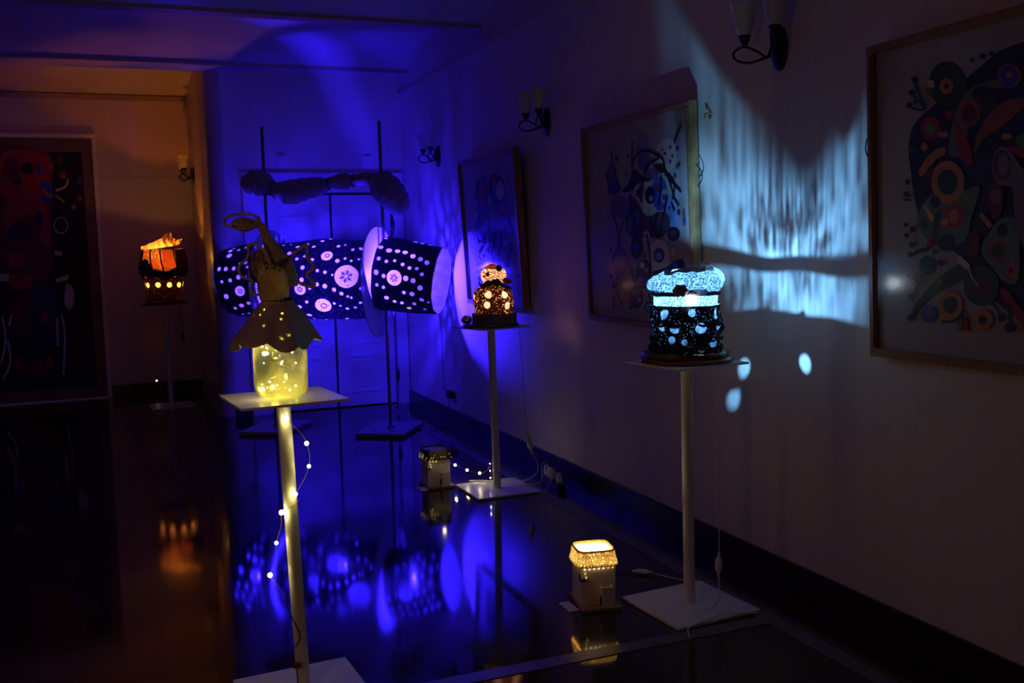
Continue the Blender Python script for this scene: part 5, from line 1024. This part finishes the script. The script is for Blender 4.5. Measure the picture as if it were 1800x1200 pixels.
# ------------------------------------------------------------------ little houses on the floor
def house(label, loc, rz, lit, group='model houses'):
    o = thing('model_house', label, 'model house', loc, rz, group)
    b = 0.155; MB().box((-0.085, -0.125, 0.002), (0.088, 0.095, 0.014)).build('base_board', M['cork'], o)
    h = 0.182; w_ = 0.074
    wl = MB().box((-w_, -w_, 0.014), (-w_+0.006, w_, h)).box((w_-0.006, -w_, 0.014), (w_, w_, h)).box((-w_+0.006, w_-0.006, 0.014), (w_-0.006, w_, h)).box((-w_+0.006, -w_, 0.014), (w_-0.006, -w_+0.006, h))
    wl.build('walls', M['clay_white'], o)
    pc = MB().box((0.004, -0.117, 0.014), (0.010, -w_, 0.095)).box((0.050, -0.117, 0.014), (0.056, -w_, 0.095)).box((0.004, -0.122, 0.014), (0.056, -0.117, 0.10))
    pc.build('porch', M['clay_white'], o)
    MB().box((0.010, -0.118, 0.068), (0.050, -w_, 0.072)).build('porch_floor', M['cork'], o)
    MB().box((0.0035, -0.112, 0.016), (0.0040, -0.084, 0.056)).build('porch_opening', M['gap'], o)
    # rounded square roof basket
    def rsq(r, z, a, i):
        c_, s_2 = abs(math.cos(a)), abs(math.sin(a)); k = (c_**5+s_2**5)**(-1/5); return r*k, z
    basket = [(0.092, h-0.006), (0.088, h+0.012), (0.085, h+0.030), (0.082, h+0.050), (0.079, h+0.060), (0.076, h+0.061), (0.074, h+0.056), (0.073, h+0.046)]
    if lit:
        MB().lathe(basket, 64, warp=rsq).build('roof_basket', M['amber_basket'], o, True)
        MB().lathe([(0.074, h+0.050), (0.03, h+0.054), (0, h+0.055)], 48, warp=rsq).build('roof_panel', M['roof_gauze'], o, True)
    else:
        MB().lathe(basket, 64, warp=rsq).build('roof_basket', M['black_basket'], o, True)
        MB().lathe([(0.074, h+0.052), (0.03, h+0.056), (0, h+0.057)], 48, warp=rsq).build('roof_panel', M['olive_panel'], o, True)
    bs_ = MB(); n = 46
    for row, (r, z) in enumerate(((0.0905, h+0.002), (0.0875, h+0.014), (0.0845, h+0.026), (0.0815, h+0.038))):
        for k in range(n):
            a = 2*PI*(k+0.5*(row % 2))/n; rr, _ = rsq(r, z, a, 0)
            if not lit and rj.random() < 0.72: continue
            bs_.blob((rr*math.cos(a), rr*math.sin(a), z), 0.0026, 6, 5)
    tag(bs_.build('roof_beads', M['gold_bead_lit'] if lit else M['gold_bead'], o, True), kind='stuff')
    for k in range(7):
        x = -0.058+0.02*k
        if not lit and k > 2: continue
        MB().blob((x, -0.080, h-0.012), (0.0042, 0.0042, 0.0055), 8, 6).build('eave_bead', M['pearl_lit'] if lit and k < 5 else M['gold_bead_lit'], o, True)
    for (x, y, z) in ((-0.074, -0.080, h-0.030), (-0.070, -0.080, h-0.048)):
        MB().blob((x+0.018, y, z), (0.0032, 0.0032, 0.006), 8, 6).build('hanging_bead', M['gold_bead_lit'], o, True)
    hb = MB().tube([(-0.078, -0.055, h-0.050), (-0.077, -0.078, h-0.058), (-0.045, -0.078, h-0.054)], 0.003, 6).tube([(-0.078, -0.06, h-0.035), (-0.076, -0.08, h-0.060), (-0.055, -0.08, h-0.066)], 0.002, 6)
    hb.build('hook_trim', M['black_plastic'], o, True)
    return o
M['amber_basket'] = knit('amber_basket_weave', (0.50, 0.26, 0.06), 150, 0.30, leak=0.05, leak_color=(1.0, 0.62, 0.18), glow=(0.5, 0.4, 0.2))
M['roof_gauze'] = veil('cream_roof_gauze', (0.95, 0.90, 0.75), 0.45, nscale=60, vary=0.1)
M['black_basket'] = plain('black_beadwork', (0.014, 0.013, 0.010), 0.3, vary=0.5, nscale=180, bmp=0.6)
M['olive_panel'] = plain('olive_gold_beadwork', (0.34, 0.25, 0.05), 0.6, 0.0, vary=0.6, nscale=90, bmp=0.5)
M['gold_bead'] = emit('lit_gold_bead', (1.0, 0.72, 0.22), 0.9)  # bead sparkle put in as emission, the beads hold no lamp
M['gold_bead_lit'] = emit('lit_amber_bead', (1.0, 0.60, 0.16), 0.8)  # beads given their own glow for light from inside the roof
M['pearl_lit'] = emit('lit_pearl', (1.0, 0.88, 0.48), 1.4)  # pearl glow is emission, not lamp light passing through
h2 = house('small white model house with brightly glowing amber basket roof', (1.818, 3.668, 0), -0.20, True)
point_light('house_bulb', (0, 0, 0.165), (1.0, 0.80, 0.40), 5.0, 0.015, h2)
point_light('house_bulb', (0, 0, 0.228), (1.0, 0.80, 0.42), 0.28, 0.02, h2)
h1 = house('small white model house with dark gold-beaded roof', (1.845, 5.955, 0), 0.0, False)
M['blue_white_led'] = emit('cool_led', (0.75, 0.9, 1.0), 18)
MB().blob((0.045, -0.075, 0.222), 0.0055, 8, 6).build('roof_led', M['blue_white_led'], h1, True)
point_light('house_bulb', (0.0, -0.15, 0.26), (1.0, 0.72, 0.28), 0.10, 0.01, h1)  # added light outside, in front of the house, to gild its dark roof
for (x, y, rz, lab) in ((1.695, 3.657, -0.02, 'small white card on the floor beside the glowing house'), (1.738, 5.890, 0.0, 'small white card on the floor beside the dark-roofed house')):
    o = MB().box((-0.024, -0.055, 0.0005), (0.024, 0.055, 0.0025)).build('name_card', M['card'], None, False, (x, y, 0.0002), (0, 0, rz)); tag(o, lab, 'card', 'floor cards')

# fairy lights trailing by the second stand
f2 = thing('fairy_light_string', 'short string of white fairy lights trailing from the dark-roofed house', 'fairy lights')
B2 = [(1.95, 5.872, 0.145), (1.99, 5.76, 0.125), (2.06, 5.80, 0.13)]
B2 = [(1.98, 5.962, 0.112), (2.04, 5.902, 0.085), (2.095, 5.822, 0.075)]
MB().tube(smoothpath([(1.90, 6.0, 0.17), (1.94, 5.99, 0.135), *B2, (2.12, 5.76, 0.10), (2.118, 5.70, 0.14), (2.118, 5.69, 0.11), (2.12, 5.69, 0.06), (2.09, 5.70, 0.03)], 5), 0.0010, 5).build('light_wire', M['brass'], f2, True)
for q in B2 + [(2.117, 5.69, 0.16), (2.117, 5.69, 0.115), (2.117, 5.69, 0.07)]:
    MB().blob(q, 0.0085 if q in B2 else 0.0035, 10, 8).build('fairy_bulb', M['white_led'], f2, True)
for q in B2: point_light('fairy_glow', (q[0], q[1]-0.015, q[2]+0.008), (1.0, 0.85, 0.45), 0.02, 0.004, f2)

# ------------------------------------------------------------------ cables, plugs, sockets
def connector(name, mat, p0, p1, parent, r0=0.009, r1=0.013):
    a, b = Vector(p0), Vector(p1); ax = b-a
    MB().tube([a, a+ax*0.2, a+ax*0.3, a+ax*0.7, a+ax*0.8, b], [r0*0.45, r0*0.7, r1, r1, r0*0.8, r0*0.5], 12).build(name, mat, parent, True)
k1 = thing('lamp_cable', 'white cable with inline plug hanging from the blue lace lamp', 'cable')
MB().tube(smoothpath([(2.24, 3.42, 1.02), (2.265, 3.41, 0.98), (2.27, 3.40, 0.7), (2.268, 3.40, 0.4), (2.265, 3.40, 0.215)], 5), 0.0024, 6).build('cord', M['cable_white'], k1, True)
connector('inline_plug', M['white_plastic'], (2.265, 3.40, 0.225), (2.262, 3.40, 0.125), k1, 0.010, 0.0155)
MB().tube(smoothpath([(2.262, 3.40, 0.13), (2.255, 3.385, 0.07), (2.225, 3.36, 0.025), (2.16, 3.33, 0.017)], 5), 0.0026, 6).build('cord', M['cable_white'], k1, True)
MB().tube(smoothpath([(2.33, 3.22, 0.018), (2.27, 3.245, 0.019), (2.20, 3.262, 0.024), (2.13, 3.245, 0.022), (2.06, 3.235, 0.018), (2.00, 3.215, 0.012), (1.97, 3.16, 0.005)], 6), 0.0026, 6).build('floor_cord', M['cable_white'], k1, True)
k2 = thing('house_cable', 'white plug connector lying on the floor behind the glowing house', 'cable')
connector('plug', M['white_plastic'], (2.13, 3.905, 0.014), (2.205, 3.845, 0.014), k2, 0.009, 0.0125)
MB().tube(smoothpath([(2.205, 3.845, 0.012), (2.25, 3.78, 0.006), (2.30, 3.70, 0.005), (2.36, 3.66, 0.005)], 5), 0.0024, 6).build('cord', M['cable_white'], k2, True)
MB().tube(smoothpath([(2.13, 3.905, 0.012), (2.05, 3.93, 0.005), (1.95, 3.87, 0.004), (1.9, 3.76, 0.006)], 5), 0.0018, 6).build('cord', M['cable_black'], k2, True)
k3 = thing('lamp_cable', 'white cable with inline plug hanging from the orange knitted lamp', 'cable')
MB().tube(smoothpath([(2.27, 5.60, 1.015), (2.30, 5.60, 0.98), (2.32, 5.60, 0.6), (2.335, 5.60, 0.34)], 5), 0.0020, 6).build('cord', M['cable_white'], k3, True)
connector('inline_plug', M['white_plastic'], (2.335, 5.60, 0.35), (2.365, 5.595, 0.215), k3, 0.011, 0.018)
MB().tube(smoothpath([(2.365, 5.595, 0.22), (2.40, 5.60, 0.15), (2.41, 5.64, 0.08), (2.36, 5.72, 0.02), (2.26, 5.80, 0.012), (2.10, 5.86, 0.02), (2.03, 5.84, 0.03), (2.08, 5.78, 0.03), (2.20, 5.72, 0.022), (2.30, 5.66, 0.018)], 6), 0.0026, 6).build('cord', M['cable_white'], k3, True)
ps = thing('power_strip', 'black power strip with white plugs against the skirting board', 'power strip', (2.50, 5.62, 0), PI/2-0.1)
MB().box((-0.21, -0.028, 0.002), (0.13, 0.028, 0.045)).build('strip_body', M['black_plastic'], ps)
for (x, z, tilt) in ((0.08, 0.045, 0.3), (0.03, 0.045, -0.2), (-0.03, 0.045, 0.1), (-0.16, 0.045, 0.2)):
    m = MB().box((-0.016, -0.014, 0), (0.016, 0.014, 0.045)).box((-0.011, -0.010, 0.045), (0.011, 0.010, 0.062)).xf(Matrix.Translation((x, 0, z)) @ Matrix.Rotation(tilt, 4, 'Y'))
    m.build('plug', M['white_plastic'], ps)
MB().tube(smoothpath([(-0.16, 0, 0.105), (-0.175, 0.03, 0.12), (-0.19, 0.06, 0.08), (-0.2, 0.10, 0.02), (-0.22, 0.14, 0.02)], 5), 0.003, 6).build('cord', M['cable_white'], ps, True)
MB().tube(smoothpath([(0.03, 0, 0.105), (0.02, 0.03, 0.14), (0.0, 0.06, 0.13), (-0.03, 0.08, 0.03), (0.0, 0.2, 0.017)], 5), 0.003, 6).build('cord', M['cable_white'], ps, True)
sk_ = thing('wall_socket', 'white wall socket with black adapter low on the blue-lit wall', 'socket', (XW, 7.98, 0.27), PI)
MB().box((0, -0.042, -0.042), (0.012, 0.042, 0.042)).build('socket_plate', M['white_plastic'], sk_)
MB().box((0.012, -0.03, -0.045), (0.055, 0.075, 0.012)).build('adapter', M['black_plastic'], sk_)
MB().tube(smoothpath([(0.035, 0.0, -0.045), (0.045, 0.02, -0.10), (0.06, 0.0, -0.18), (0.10, 0.05, -0.255), (0.3, 0.3, -0.262)], 5), 0.003, 6).build('adapter_cord', M['cable_black'], sk_, True)
k4 = thing('lantern_cable', 'thin black cable dropping from the lantern mouth to the wall socket', 'cable')
MB().tube(smoothpath([(2.46, 7.70, 0.965), (2.49, 7.74, 0.80), (2.50, 7.78, 0.60), (2.53, 7.84, 0.40), (2.555, 7.90, 0.30), (2.60, 7.935, 0.262)], 5), 0.0022, 6).build('cord', M['cable_black'], k4, True)
k5 = thing('switch_cable', 'black cord with inline switch hanging in front of the right door leaf', 'cable')
MB().tube(smoothpath([(2.33, 8.55, 1.74), (2.34, 8.60, 1.3), (2.35, 8.62, 0.7), (2.35, 8.62, 0.35), (2.36, 8.6, 0.02)], 5), 0.0022, 6).build('cord', M['cable_black'], k5, True)
connector('inline_switch', M['black_plastic'], (2.33, 8.55, 1.80), (2.33, 8.55, 1.62), k5, 0.014, 0.020)
connector('inline_switch', M['black_plastic'], (2.35, 8.62, 0.44), (2.35, 8.62, 0.30), k5, 0.012, 0.017)
k6 = thing('lamp_cable', 'thin dark cable with switch hanging from the alcove lamp', 'cable')
MB().tube(smoothpath([(0.60, 10.24, 1.0), (0.62, 10.24, 0.9), (0.63, 10.24, 0.6), (0.70, 10.26, 0.40), (0.74, 10.3, 0.2), (0.76, 10.35, 0.01)], 5), 0.0025, 6).build('cord', M['cable_black'], k6, True)
connector('inline_switch', M['black_plastic'], (0.625, 10.24, 0.74), (0.628, 10.24, 0.64), k6, 0.010, 0.014)
gs = thing('indicator_lamp', 'tiny glowing indicator on the alcove skirting', 'indicator', (0.395, YA-0.02, 0.142))
MB().box((-0.02, -0.01, -0.02), (0.02, 0.01, 0.02)).build('housing', M['black_plastic'], gs)
M['pilot'] = emit('pilot_light', (1.0, 0.8, 0.45), 3.0)
MB().blob((0, -0.012, 0), (0.011, 0.004, 0.011), 10, 8).build('lens', M['pilot'], gs, True)
